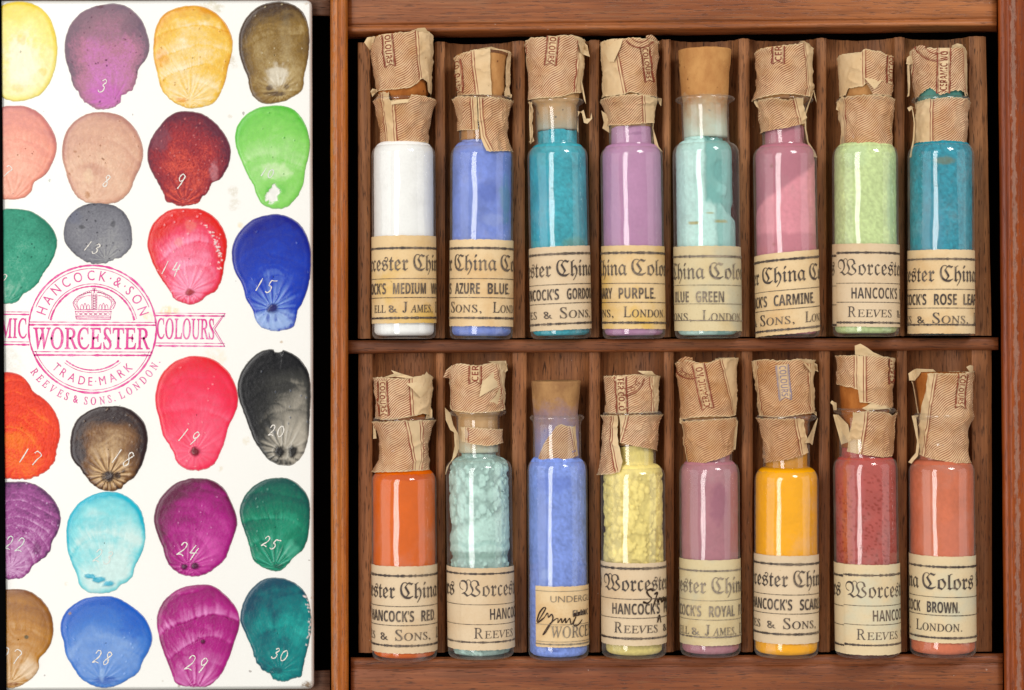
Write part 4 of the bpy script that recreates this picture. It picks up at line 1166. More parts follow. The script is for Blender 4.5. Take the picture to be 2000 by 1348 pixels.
def flap(V, name, pts, Z, parent, mat, rf_cf, lift=3.0, rise=8.0, seed=0, plain_=True, hinge=None):
    """loose curled scrap of paper: outline in zoom px, rising away from its first edge"""
    cf, rf = rf_cf
    q = [Z(*p) for p in pts]
    tri = tessellate_polygon([[Vector((x, y, 0)) for x, y in q]])
    bm = bmesh.new()
    vs = [bm.verts.new((x, y, 0)) for x, y in q]
    for t in tri:
        try:
            bm.faces.new([vs[i] for i in t])
        except ValueError:
            pass
    bm.edges.ensure_lookup_table()
    for _ in range(3):
        bmesh.ops.subdivide_edges(bm, edges=[e for e in bm.edges if e.calc_length() > 2.2], cuts=1, use_grid_fill=False)
        bmesh.ops.triangulate(bm, faces=bm.faces[:])
    a = np.array(q[0]); b = np.array(q[1]); hd = (b - a) / max(1e-6, np.linalg.norm(b - a)); hn = np.array([-hd[1], hd[0]])
    dm = max(abs(np.dot(np.array(p) - a, hn)) for p in q) or 1
    bm.verts.ensure_lookup_table()
    out = []; uv = []
    for v in bm.verts:
        lx, ly = V.L(v.co.x, v.co.y)
        r0 = float(rf(ly)); dx = lx - float(cf(ly))
        z = math.sqrt(max(r0 * r0 - dx * dx, (0.12 * r0) ** 2))
        d = abs(np.dot(np.array([v.co.x, v.co.y]) - a, hn)) / dm
        zz = z + lift + rise * math.sin(d * 1.9) + 4.5 * (fbm(np.array([v.co.x * .12]), np.array([v.co.y * .12]), seed, 3)[0] - .5)
        out.append((lx * .01, ly * .01, zz * .01)); uv.append((dx, ly, 0))
    fs = [tuple(v.index for v in f.verts) for f in bm.faces]
    bm.free()
    n = len(out)
    o = mkobj(name, out, fs, mat, parent, True, None, {'puv': np.array(uv), 'bd': np.full(n, 40.0 if plain_ else -50.0), 'torn': np.full(n, 0.35 if plain_ else 0.0)})
    return o

def label_obj(V, spec, parent, mats, seed):
    """printed paper label wound round the body"""
    R = V.R + 0.9
    yt, yr, ybt, sl = spec['y']
    slope = sl + math.tan(V.a)
    cx = V.cxb - math.tan(V.a) * (V.yb - (yt + ybt) / 2)
    lyt, lyr, lyb = (V.L(cx, q)[1] for q in (yt, yr, ybt))
    nu, nv = 150, 26
    x0, x1 = spec.get('u', (-168 * math.pi / 180 * R, 168 * math.pi / 180 * R))
    u = np.linspace(x0, x1, nu)[None]; t = np.linspace(0, 1, nv)[:, None]
    def Y(uu, yy):
        return yy - slope * uu
    top = lyt + (vn(u * .35, u * 0, seed) - .5) * 1.3; bot = lyb + (vn(u * .35, u * 0, seed + 3) - .5) * 1.3
    if 'sb' in spec:
        bot = bot - spec['sb'] * u
    y = Y(u, top * (1 - t) + bot * t)
    lift = 0.35 * fbm(u * .05 + t * 0, y * .05, seed, 3)
    if spec.get('seam') is not None:
        lift = lift + 0.9 * ss(spec['seam'] - .8, spec['seam'] + .8, u) * np.ones_like(y)
    rr = R + lift
    U = u * np.ones_like(y)
    vs = np.stack([rr * np.sin(U / R), y, rr * np.cos(U / R)], -1).reshape(-1, 3) * .01
    lab = mkobj('paper_label', vs, gridf(nv, nu), mats[0], parent)
    G = Flat()
    rules = spec.get('rules', ((0, 4.0), (58.5, 1.1), (95, 1.2), (134, 3.6)))
    lim = 1.75 * R
    a0, a1 = max(x0, -lim), min(x1, lim)
    off = spec.get('seam')
    for (dv, wd) in rules:
        segs = [(a0, a1, 0)] if off is None else [(a0, off - 1, spec.get('sd', 2)), (off, a1, 0)]
        for (ua, ub, d) in segs:
            if ub > ua:
                G.line(ua, dv + d, ub, dv + d, wd, 0, 0.5 if wd > 2 else 0.4, seed + int(dv), n=int((ub - ua) / 1.6))
    for it in spec['text']:
        if it[0] == 'frak':
            uC = it[1]
            for s_, du, ln in (('Worcester', -168, 158), ('China', 0, 90), ('Colors', 98, 110), ('Worcester', 222, 158), ('Colors', -292, 110)):
                put(G, s_, (uC + du, 43), (1, 0), ln, 30, 'frak', 0.004, 0)
        elif it[0] == 'bold':
            _, s_, idx, ua = it
            x = ua - idx * 11.4
            for wd_ in s_.split(' '):
                put(G, wd_, (x, 88), (1, 0), len(wd_) * 11.4 - 2.5 - (3.5 if wd_.endswith('.') else 0), 20.5, 'bold', 0.0, 0)
                x += len(wd_) * 11.4 + 12.5
        elif it[0] == 'caps':
            for (s_, du, ln, big) in it[2]:
                put(G, s_, (it[1] + du, 123.5), (1, 0), ln, 20.5 if big else 14.5, 'roman', 0.004, 0)
        elif it[0] == 'free':
            _, s_, ua, dv, ln, cap, st, of = it
            put(G, s_, (ua, dv), (1, 0), ln, cap, st, of, 0)
        elif it[0] == 'pen':
            for q in it[1]:
                q = catmull(q, 7)
                G.stroke(q, it[2] * (0.6 + 0.8 * vn(np.arange(len(q)) * .25, np.zeros(len(q)), seed)), 1)
    v2 = np.array(G.v)
    # lines that leave the label are cut off
    out = np.zeros((len(v2), 3))
    R2 = R + 1.6
    th = v2[:, 0] / R
    out[:, 0] = R2 * np.sin(th); out[:, 2] = R2 * np.cos(th); out[:, 1] = lyr - v2[:, 1] - slope * v2[:, 0]
    keep = [(f, m) for f, m in zip(G.f, G.m) if a0 <= min(v2[i, 0] for i in f) and max(v2[i, 0] for i in f) <= a1 and (off is None or m == 1 or not (min(v2[i, 0] for i in f) < off + 1 < max(v2[i, 0] for i in f) + 6 and max(v2[i, 0] for i in f) - min(v2[i, 0] for i in f) > 3))]
    used = sorted({i for f, _ in keep for i in f}); mp = {i: k for k, i in enumerate(used)}
    mkobj('lettering', out[used] * .01, [tuple(mp[i] for i in f) for f, _ in keep], [mats[1], M_pen], lab, True, midx=[m for _, m in keep])
    if off is not None:
        sv = Flat(); sv.line(off, 0, off, 1, 1.0)
    return lab

def pigment(V, spec, parent, seed):
    """the powder body inside the glass"""
    n, rows = (220, 150) if spec.get('lumps') else (150, 150)
    top = V.yb - spec['lev']
    ri = V.R * spec.get('fill', 0.935)
    ys, rs = [], []
    def rad(y):
        b = 6.5
        if y < b + 10:
            q = (y - b) / 10
            return ri * (0.80 + 0.20 * math.sqrt(max(0, 1 - (1 - q) ** 2)))
        if y < V.yf - 2:
            return ri
        if y < V.yn + 4:
            q = (y - V.yf + 2) / (V.yn + 6 - V.yf)
            return ri + (V.rn - 4.5 - ri) * (1 - math.sqrt(max(0, 1 - q ** 2.2)))
        return V.rn - 4.5
    yy = np.concatenate([np.linspace(6.5, 16.5, 10), np.linspace(18.5, min(V.yf - 2, top - 2), 170 if spec.get('lumps') else 120), np.linspace(min(V.yf - 1, top - 1), top, 40)])
    a = np.linspace(0, 2 * math.pi, n, endpoint=False)
    Y = np.repeat(yy[:, None], n, 1); A_ = np.repeat(a[None], len(yy), 0)
    Rr = np.array([rad(y) for y in yy])[:, None] * np.ones((1, n))
    A2 = np.where(A_ > math.pi, A_ - 2 * math.pi, A_)
    Uu = A2 * V.R
    base = hx(spec['c'], 1.1)
    col = np.ones(Y.shape + (3,)) * base
    bl = (fbm(Uu * .03, Y * .03, seed, 5) - .5)[..., None] * 1.9
    bl = bl + (ss(.52, .60, fbm(Uu * .05 + 7, Y * .035, seed + 9, 5)) - .4)[..., None] * spec.get('cake', .25)
    col = col * (1 + 1.25 * spec.get('var', .25) * bl)
    gr = (fbm(Uu * .22, Y * .22, seed + 5, 3) - .5) * 2.2
    col = col * (1 + spec.get('grain', .12) * gr[..., None])
    dep = spec.get('bump', .5) * gr * 1.5
    if spec.get('lumps'):
        # crumbs pressed against the glass: rounded lumps of every size, the gaps between them lying deeper
        r_ = random.Random(seed)
        cov = np.zeros_like(Y); tone = np.zeros_like(Y)
        for (cnt, r0, r1, ya, yb_) in spec['lumps']:
            for _ in range(cnt):
                rr_ = r0 + (r1 - r0) * r_.random() ** 2.2
                uc = r_.uniform(-1.7, 1.7) * V.R; yc = r_.uniform(ya, yb_); el = r_.uniform(.65, 1.0); an = r_.uniform(0, 3.14)
                du = Uu - uc; dy = Y - yc
                p_ = du * math.cos(an) + dy * math.sin(an); q_ = (-du * math.sin(an) + dy * math.cos(an)) / el
                dd = np.hypot(p_, q_) / rr_ + 0.28 * (fbm(Uu * .12, Y * .12, seed + 40, 2) - .5)
                h_ = np.sqrt(np.clip(1 - dd * dd, 0, 1)) * (0.55 + 0.45 * r_.random()) * min(1, .5 + rr_ / 14)
                new = h_ > cov
                tone = np.where(new, r_.uniform(-1, 1), tone)
                cov = np.maximum(cov, h_)
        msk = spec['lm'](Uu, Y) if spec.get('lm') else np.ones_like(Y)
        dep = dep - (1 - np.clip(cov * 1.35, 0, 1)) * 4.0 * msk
        dk = 1 - spec['ldark'] * (1 - np.clip(cov * 1.5, 0, 1)) ** 1.3 * msk  # shade of the deeper gaps put into the powder colour
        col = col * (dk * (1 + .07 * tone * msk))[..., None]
    for ft in spec.get('feat', []):
        m, hc, al, dp = ft(Uu, Y)
        m = np.clip(m, 0, 1) * al
        col = col * (1 - m[..., None]) + hx(hc, 1.1) * m[..., None]
        dep = dep + dp * m / max(al, 1e-6)
    Rr = np.maximum(Rr + np.minimum(dep, 1.5), 2)
    Y = Y + ss(top - 24, top, Y) * (fbm(A_ * 1.6, A_ * 0, seed, 3) - .5) * spec.get('rag', 12)
    vs = np.stack([Rr * np.sin(A_), Y, Rr * np.cos(A_)], -1).reshape(-1, 3) * .01
    f = [(q[3], q[2], q[1], q[0]) for q in gridf(len(yy), n, True)]
    f += [tuple(range(n)), tuple(range((len(yy) - 1) * n, len(yy) * n))[::-1]]
    return mkobj('pigment_powder', vs, f, M_powder, parent, True, np.clip(col, 0, 1).reshape(-1, 3))

def glass_body(V, parent):
    R, rn, rl = V.R, V.rn, V.rl
    p = [(4.0, 0.5), (3.0, R * .45), (1.0, R * .70), (0.0, R * .80), (0.6, R - 7), (2.5, R - 3.4), (6, R - 1.0), (11, R), (30, R), (60, R)]
    for q in np.linspace(0.15, 1, 6):
        p.append((60 + (V.yf - 64) * q, R))
    for q in np.linspace(0.12, 1, 9):
        ang = q * math.pi / 2
        p.append((V.yf - 4 + (V.yn - V.yf + 2) * math.sin(ang), rn + 3 + (R - rn - 3) * math.cos(ang) ** 0.9))
    p += [(V.yn + 1.5, rn + 1.2), (V.yn + 5, rn), (V.yl - 14, rn), (V.yl - 7, rn + .8), (V.yl - 3.5, rl - 3.5), (V.yl - 1.5, rl - .8), (V.yl + 1, rl), (V.yl + 3.2, rl - .8), (V.yl + 5, rl - 3.5), (V.yl + 6, rn + 3), (V.yl + 5, rn - 2), (V.yl + 2, rn - 4), (V.yl - 3, rn - 4.3)]
    a = np.linspace(0, 2 * math.pi, 84, endpoint=False)
    vs = np.vstack([np.stack([r * np.sin(a), np.full(84, y), r * np.cos(a)], 1) for y, r in p]) * .01
    f = [(q[3], q[2], q[1], q[0]) for q in gridf(len(p), 84, True)] + [tuple(range(84))]
    return mkobj('glass', vs, f, M_glass, parent)

def cork_obj(V, rows, ybot, parent, mat, seed):
    """rows: (ly, centre, radius) from the visible part; tapers down into the neck"""
    rows = sorted(rows)
    lo = V.yb - ybot
    ys = [lo] + [r[0] for r in rows if r[0] > V.yl]
    full = [(lo, 0.0, V.rn - 3.4), (V.yl - 6, rows[0][1] * .5, V.rn - 3.0)] + [r for r in rows if r[0] > V.yl + 2]
    full = np.array(sorted(full))
    y = np.linspace(full[0, 0], full[-1, 0], 44)
    c = np.interp(y, full[:, 0], full[:, 1]); r = np.interp(y, full[:, 0], full[:, 2])
    n = 64
    a = np.linspace(0, 2 * math.pi, n, endpoint=False)
    vs = []
    yy = list(y) + [y[-1] + 1.0, y[-1] + 1.4]; cc = list(c) + [c[-1], c[-1]]; rr = list(r) + [r[-1] - 2.0, r[-1] * .5]
    for k, (q, c0, r0) in enumerate(zip(yy, cc, rr)):
        w_ = (fbm(a * r0 * .06, np.full(n, q * .06), seed, 3) - .5) * 2.0 * (1 if k < 42 else 0.3)
        tilt = 1.6 * np.sin(a * 1 + seed) * (k > 30) * 0.5
        vs.append(np.stack([c0 + (r0 + w_) * np.sin(a), q + tilt + (fbm(a * 6, a * 0, seed, 2) - .5) * (1.6 if k > 42 else 0), (r0 + w_) * np.cos(a)], 1))
    vs = np.vstack(vs) * .01
    f = [(q[3], q[2], q[1], q[0]) for q in gridf(len(yy), n, True)] + [tuple(range(n)), tuple(range((len(yy) - 1) * n, len(yy) * n))[::-1]]
    return mkobj('cork', vs, f, mat, parent)

ZS = 5.184
def build_vial(d, seed):
    V = setup(*d['g'])
    ox, oy = d['z']
    Z = lambda x, y: (ox + x / ZS, oy + y / ZS)
    root = empty('pigment_vial', P(V.cxb, V.yb, ZAX), V.a)
    tag(root, d['label'], 'vial', 'corked glass vials of pigment in the tray')
    glass_body(V, root)
    pigment(V, d['powder'], root, seed * 3 + 1)
    wm = d.get('wm', M_wrap)
    # cork
    if d.get('cork'):
        rows = []
        for y, xl, xr in d['cork']:
            a, b = V.L(xl, y), V.L(xr, y)
            rows.append(((a[1] + b[1]) / 2, (a[0] + b[0]) / 2, (b[0] - a[0]) / 2))
    else:
        _, _, r = prof_of(V, d['wraps'][0]['prof'], Z)
        rows = [(q[0] - (5 if i == len(r) - 1 else 0), q[1], q[2] - 2.2) for i, q in enumerate(r)]
    cork_obj(V, rows, d['powder']['lev'] - 1.0, root, d.get('cm', M_cork), seed)
    for i, wsp in enumerate(d.get('wraps', [])):
        o, S = wrap_piece(V, wsp.get('n', 'cork_wrapper' if i == 0 else 'neck_wrapper'), wsp, Z, wsp.get('m', wm), root, seed * 11 + i * 3, wsp.get('lift', 1.2), wsp.get('amp', 1.0))
        for rb in wsp.get('ribbons', []):
            ribbon(S, Z, rb, o, wsp.get('ink', M_redink), wm)
        for sl in wsp.get('seals', []):
            seal(S, Z, *sl, o, wsp.get('ink', M_redink))
        cf, rf, _ = prof_of(V, wsp['prof'], Z)
        for j, fl in enumerate(wsp.get('flaps', [])):
            flap(V, 'torn_flap', fl[0], Z, o, wm, (cf, rf), fl[1] if len(fl) > 1 else 2.5, fl[2] if len(fl) > 2 else 6, seed * 7 + j, fl[3] if len(fl) > 3 else True)
    label_obj(V, d['lab'], root, d['lab'].get('m', (M_label, M_text)), seed * 5)
    return root

M_label = label_mat('label_paper', 'E8CCA0', 'D2A468', .65)
M_label_p = label_mat('label_paper_pale', 'E0C8A6', 'CDA87A', .5)
M_label_y = label_mat('label_paper_yellow_stained', 'E6C898', 'D2A460', .6, 'DDB040')
M_label_g = label_mat('label_paper_greenish', 'DCCAA0', 'C8AC78', .6, 'BCB8A0')
M_label_b = label_mat('label_paper_blue_stained', 'E4CDA4', 'D2AE7C', .5, 'CCCCB4')

def reeves(uS):
    return ('caps', uS, [('R', -139, 17, 1), ('EEVES', -119, 69, 0), ('&', -32, 18, 0), ('S', 0, 14, 1), ('ONS,', 17, 56, 0), ('L', 95, 14, 1), ('ONDON.', 111, 78, 0)])
def james(uJ):
    return ('caps', uJ, [('ELL', -66, 32, 0), ('&', -27, 18, 0), ('J', 0, 10, 1), ('AMES,', 15, 52, 0), ('L', 80, 14, 1), ('ONDON.', 96, 78, 0)])

def ell(cx, cy, rx, ry):
    def f(U, Y):
        return ss(1.2, .6, np.hypot((U - cx) / rx, (Y - cy) / ry) + .8 * (fbm(U * .07, Y * .07, int(abs(cx) + cy), 3) - .5))
    return f
def spot(cx, cy, rx, ry, hc, al, dp=0.0):
    e = ell(cx, cy, rx, ry)
    return lambda U, Y: (e(U, Y), hc, al, dp)

vials = []
X0, X1, X2, X3 = 690, 1000, 1300, 1600
# ---- upper row
vials.append(dict(label='glass vial of white powder, its cork and neck both wrapped in printed paper', z=(X0, 50), g=(789.5, 662, 788, 302, 284, 61.8, 43, 200, 57), cm=M_corko,
    powder=dict(c='F4F3F0', lev=262, var=.03, grain=.02, bump=.2),
    wraps=[dict(prof=[(110, 200, 800), (300, 200, 795), (500, 225, 780), (700, 245, 770)], top=[(200, 180), (290, 145), (560, 125), (640, 95), (720, 75), (760, 110), (800, 150)],
                bot=[(200, 690), (420, 690), (580, 675), (650, 620), (690, 575), (735, 600), (748, 700), (790, 720)], bands=[(((640, 130), (670, 570)), None)],
                ribbons=[('OLOURS', (362, 140), (395, 465), 105, False)],
                flaps=[([(235, 150), (190, 255), (175, 275), (120, 200), (150, 150), (215, 140)], 4, 10), ([(250, 690), (230, 700), (200, 745), (180, 690), (200, 662), (250, 668)], 2, 8), ([(640, 100), (800, 150), (790, 165), (735, 70), (660, 85)], 2, 6)]),
           dict(prof=[(720, 280, 760), (780, 225, 830), (850, 245, 800), (1000, 280, 760), (1210, 295, 740)], top=[(230, 760), (285, 705), (380, 700), (395, 800), (480, 800), (575, 795), (590, 740), (760, 712), (830, 770)],
                bot=[(295, 1215), (740, 1205)], bands=[(((300, 790), (350, 1210)), ((440, 830), (465, 1210)))],
                flaps=[([(400, 800), (580, 790), (570, 825), (400, 845)], 2, 4)])],
    lab=dict(y=(464, 488, 632, -.012), text=[('frak', 21), ('bold', "HANCOCK'S MEDIUM WHITE", 10, -19), james(0)], m=(M_label_y, M_text))))
vials.append(dict(label='glass vial of azure blue powder, its torn wrapper leaving half the cork bare', z=(X0, 50), g=(940, 662.7, 941.3, 308, 286, 61, 44, 198, 57),
    powder=dict(c='7488D2', lev=278, var=.25, grain=0.12, feat=[spot(14, 285, 24, 22, '5468B8', .5), spot(60, 270, 20, 46, '5A90A8', .6), spot(24, 230, 26, 14, '94A4DC', .5), spot(-28, 250, 22, 70, '7F93D4', .35), spot(10, 378, 40, 8, 'A8A8D0', .5), lambda U, Y: (ss(362, 372, Y + 6 * fbm(U * .1, Y * .02, 4, 2)), '8A92C4', .5, 0)]),
    wraps=[dict(prof=[(300, 1030, 1585), (500, 1045, 1570), (740, 1075, 1570)], xr=[(1385, 300), (1400, 745)], top=[(1030, 360), (1120, 330), (1240, 295), (1385, 280)], bot=[(1070, 735), (1230, 740), (1400, 745)],
                bands=[(((1205, 310), (1248, 735)), None)], ribbons=[('COLOURS', (1062, 380), (1090, 715), 90, False)],
                flaps=[([(1240, 300), (1390, 290), (1500, 300), (1590, 320), (1585, 285), (1480, 285), (1400, 268), (1330, 280)], 2, 5)]),
           dict(n='cork_wrapper', prof=[(290, 1030, 1585), (500, 1045, 1572), (740, 1075, 1572)], xl=[(1548, 300), (1532, 740)], top=[(1540, 295), (1590, 300)], bot=[(1530, 725), (1575, 740)], bands=[(((1400, 300), (1400, 740)), None)],
                flaps=[([(1530, 690), (1570, 690), (1605, 720), (1600, 750), (1530, 745)], 2, 5)]),
           dict(prof=[(755, 1015, 1605), (830, 1040, 1580), (950, 1065, 1555), (1085, 1085, 1540), (1300, 1085, 1540)], xr=[(1258, 760), (1268, 1090)], top=[(1015, 780), (1060, 752), (1180, 758), (1258, 768)], bot=[(1085, 1080), (1265, 1090)],
                bands=[(((1195, 780), (1208, 1085)), None)]),
           dict(prof=[(755, 1015, 1605), (830, 1040, 1580), (950, 1065, 1555), (1085, 1070, 1552), (1200, 1040, 1570), (1310, 1000, 1605)], xl=[(1266, 765), (1275, 1000), (1300, 1180), (1350, 1310)], top=[(1265, 768), (1320, 768), (1600, 780)], bot=[(1350, 1310), (1420, 1310), (1590, 1285)],
                bands=[(None, ((1312, 780), (1318, 950), (1345, 1150), (1410, 1300)))])],
    lab=dict(y=(471.5, 488, 638, .008), text=[('frak', -59), ('bold', "HANCOCK'S AZURE BLUE.", 10, -58), reeves(-72)])))
vials.append(dict(label='glass vial of turquoise powder with a bare glass neck and paper only over its cork', z=(X1, 50), g=(1096, 661.7, 1089, 308, 288, 58.5, 42.5, 203, 53), cm=M_corkp,
    powder=dict(c='389EAE', lev=258, var=.22, grain=0.3, feat=[spot(-36, 240, 24, 90, '4AA8C4', .5), spot(48, 250, 16, 70, '5AA0AC', .45), spot(40, 180, 40, 16, '6A9478', .45), spot(-5, 370, 60, 10, '58B4C0', .4)]), wm=M_wrapp,
    wraps=[dict(prof=[(160, 140, 720), (400, 165, 715), (780, 185, 690)], top=[(140, 200), (200, 165), (340, 175), (420, 175), (480, 157), (600, 150), (700, 170)], bot=[(180, 775), (400, 770), (520, 755), (590, 725), (700, 690)],
                bands=[(((648, 170), (612, 730)), None), (None, ((160, 200), (178, 760)))], ribbons=[('OLOURS', (412, 165), (385, 455), 108, False)],
                flaps=[([(590, 150), (660, 205), (690, 310), (785, 342), (760, 230), (700, 165)], 2, 9), ([(690, 310), (650, 380), (725, 770), (745, 815), (735, 740), (700, 560)], 2, 6)]),
           dict(n='neck_wrapper', prof=[(780, 185, 740), (880, 205, 700), (1220, 190, 700)], xl=[(188, 790), (200, 1190)], xr=[(212, 800), (218, 1180)], top=[(180, 785), (215, 800)], bot=[(190, 1215), (222, 1190)], bands=[(((100, 780), (100, 1215)), None)],
                flaps=[([(178, 780), (175, 950), (185, 1215), (226, 1190), (196, 1110), (190, 900)], 1, 4), ([(660, 890), (668, 1110), (655, 1090), (662, 950), (685, 895), (722, 872), (745, 962), (790, 960), (798, 900), (808, 960), (760, 1012), (725, 1000), (705, 905)], 1, 8)])],
    lab=dict(y=(484.5, 499, 645, -.045), text=[('frak', -8), ('bold', "HANCOCK'S GORDON GREEN.", 10, 10), reeves(-3)], m=(M_label_p, M_text))))
vials.append(dict(label='glass vial of lilac purple powder in the upper row, its label stained yellow', z=(X1, 50), g=(1238.5, 661.7, 1233.5, 308, 288, 60.5, 43, 200, 58),
    powder=dict(c='BA88AC', lev=252, var=.06, grain=.05, feat=[spot(-45, 230, 16, 120, 'B489B0', .5), spot(12, 396, 26, 3, '7C5078', .4)]),
    wraps=[dict(prof=[(190, 905, 1470), (500, 925, 1455), (740, 930, 1450)], top=[(905, 200), (1000, 185), (1110, 185), (1250, 180), (1400, 190), (1470, 210)], bot=[(925, 745), (980, 745), (1130, 740), (1180, 715), (1300, 745), (1450, 745)],
                bands=[(None, ((1062, 290), (1150, 740)))], ribbons=[('COLOURS', (1320, 270), (1372, 610), 88, False)], seals=[((1270, 130), 150, '', 120, 240)],
                flaps=[([(905, 195), (1110, 190), (1085, 270), (1020, 412), (975, 408), (915, 270)], 2, 7), ([(1400, 205), (1340, 180), (1340, 155), (1400, 140), (1440, 160), (1490, 190), (1490, 212), (1440, 195)], 1, 6, False)]),
           dict(prof=[(765, 890, 1510), (850, 940, 1460), (1000, 985, 1430), (1060, 985, 1430)], xr=[(1440, 765), (1425, 1000)], top=[(890, 790), (1000, 757), (1250, 742), (1420, 765)], bot=[(985, 1030), (1180, 1040), (1300, 1025), (1425, 1000)],
                bands=[(((1298, 760), (1310, 1025)), None)],
                flaps=[([(905, 875), (975, 925), (985, 1100), (915, 1055), (930, 1000)], 0, 4), ([(1465, 775), (1440, 900), (1428, 1060), (1480, 1240), (1525, 1300), (1440, 1230), (1415, 1060), (1425, 880), (1455, 770), (1512, 755), (1505, 835)], 1, 5)])],
    lab=dict(y=(483, 497, 643, 0), text=[('frak', -105), ('bold', "CANARY PURPLE.", 7, -33.5), reeves(-118)], m=(M_label_y, M_text))))
vials.append(dict(label='glass vial of pale blue green powder, half fallen in, closed by a plain bare cork', z=(X2, 50), g=(1383.5, 661, 1378.5, 302, 281, 64.5, 45.5, 198, 57.5), cm=M_corkt,
    cork=[(101, 1325, 1428), (110, 1325.5, 1427.5), (150, 1328, 1424), (190, 1331, 1422), (200, 1332, 1421)],
    powder=dict(c='BCE2DA', lev=272, var=.12, grain=0.14, fill=.90, feat=[
        lambda U, Y: (ss(-12, -4, U + 8 * (fbm(U * .05, Y * .04, 3, 3) - .5)) * ss(255, 268, Y + 20 * (fbm(U * .06, Y * .05, 8, 3) - .5) + .35 * np.maximum(U, 0)), '70AEA8', .9, -8.0),
        spot(36, 285, 18, 14, '90C8C2', .8, 5), spot(30, 322, 22, 22, '6CA8A4', .5, -3), lambda U, Y: (ss(10, 22, U + 6 * (fbm(U * .08, Y * .06, 5, 3) - .5)) * ss(262, 250, Y), '80B8B2', .7, -3.0),
        spot(-36, 222, 14, 3, 'A89A58', .9), spot(28, 224, 18, 3.5, 'A89A58', .8), spot(2, 240, 9, 2.5, 'A89A58', .8)]),
    lab=dict(y=(484, 504, 647, .0), text=[('frak', -101), ('bold', "BLUE GREEN", 5, -30), reeves(-112)], rules=((0, 4), (55, 1), (91, 1.1), (123, 1.6)), m=(M_label_g, M_textf))))
vials.append(dict(label='glass vial of carmine pink powder, darker above a slanting line', z=(X2, 50), g=(1538.8, 659.5, 1532.7, 308, 288, 61.3, 42.5, 200, 57),
    powder=dict(c='E2929E', lev=250, var=.08, grain=0.1, feat=[
        lambda U, Y: (ss(-6, 6, Y - 296 - .55 * U + 8 * (fbm(U * .06, Y * .05, 2, 3) - .5)), 'A86878', .75, -1.0), lambda U, Y: (ss(206, 196, Y + 10 * (fbm(U * .05, Y * .05, 3, 3) - .5)), 'B8707E', .6, 0),
        spot(-36, 330, 3, 3, '8A5048', .8), spot(-34, 180, 4, 3, '9A5850', .8), spot(-20, 205, 2.5, 2, '9A5850', .7)]),
    wraps=[dict(prof=[(230, 910, 1475), (500, 935, 1475), (660, 930, 1475), (760, 900, 1470)], top=[(910, 310), (960, 270), (1100, 265), (1300, 235), (1370, 205), (1440, 235), (1475, 270)], bot=[(900, 775), (1000, 760), (1150, 735), (1300, 745), (1470, 760)],
                bands=[(((1362, 250), (1385, 750)), None)], ribbons=[('CER', (1112, 262), (1112, 435), 108, True)], flaps=[([(1370, 215), (1475, 275), (1440, 235), (1365, 203), (1315, 215)], 1, 5)]),
           dict(prof=[(765, 905, 1500), (850, 950, 1460), (1000, 975, 1440), (1110, 985, 1435)], xr=[(1350, 775), (1395, 1010)], top=[(910, 805), (1050, 770), (1200, 800), (1290, 775), (1350, 775)], bot=[(985, 1105), (1200, 1070), (1395, 1010)], tb=.4,
                bands=[(((1250, 790), (1310, 1010)), None)],
                flaps=[([(1480, 690), (1440, 800), (1400, 930), (1405, 1080), (1440, 1200), (1500, 1290), (1525, 1350), (1490, 1345), (1415, 1200), (1385, 1060), (1390, 900), (1430, 790), (1470, 690), (1495, 668), (1522, 805)], 2, 6), ([(905, 770), (890, 790), (915, 840), (945, 860), (930, 800)], 1, 3)])],
    lab=dict(y=(495, 509, 652, -.085), text=[('frak', -60), ('bold', "HANCOCK'S CARMINE.", 10, -35), reeves(-68)], m=(M_label, M_text))))
vials.append(dict(label='glass vial of pale lime green powder with a corner of the cork wrapper folded back', z=(X3, 50), g=(1691.5, 657.7, 1689.6, 308, 286, 63.3, 46, 200, 55),
    powder=dict(c='C6D898', lev=262, var=.12, grain=0.26, feat=[spot(-30, 350, 26, 24, 'C0D8A4', .5), spot(50, 250, 14, 80, 'A8C8A0', .4)]),
    wraps=[dict(prof=[(310, 195, 735), (500, 205, 725), (740, 220, 720)], top=[(195, 335), (280, 320), (380, 320), (420, 290), (560, 310), (640, 340), (735, 350)], bot=[(220, 740), (262, 735), (275, 668), (400, 660), (435, 625), (500, 740), (720, 740)],
                bands=[(None, ((425, 300), (432, 640)))], ribbons=[('COLOUR', (690, 345), (680, 620), 90, False, 'cut')],
                flaps=[([(415, 575), (640, 600), (590, 605), (510, 695), (445, 620)], 2, 7), ([(640, 340), (745, 400), (735, 340), (700, 330), (665, 345)], 1, 5, False)]),
           dict(prof=[(745, 185, 750), (820, 215, 740), (1000, 230, 720), (1230, 240, 720)], top=[(185, 790), (300, 752), (450, 748), (650, 752), (750, 780)], bot=[(240, 1225), (500, 1230), (720, 1235)],
                bands=[(None, ((255, 800), (265, 1220)))],
                flaps=[([(235, 760), (245, 830), (190, 885), (162, 868), (175, 800), (210, 740)], 1, 5), ([(745, 800), (705, 880), (720, 1150), (735, 1265), (715, 1245), (690, 1000), (700, 850)], 1, 4)])],
    lab=dict(y=(479.5, 497, 639, .008), text=[('frak', 98), ('bold', "HANCOCK'S LIME", 0, -38), reeves(93)], seam=-76, sd=5, m=(M_label_p, M_text))))
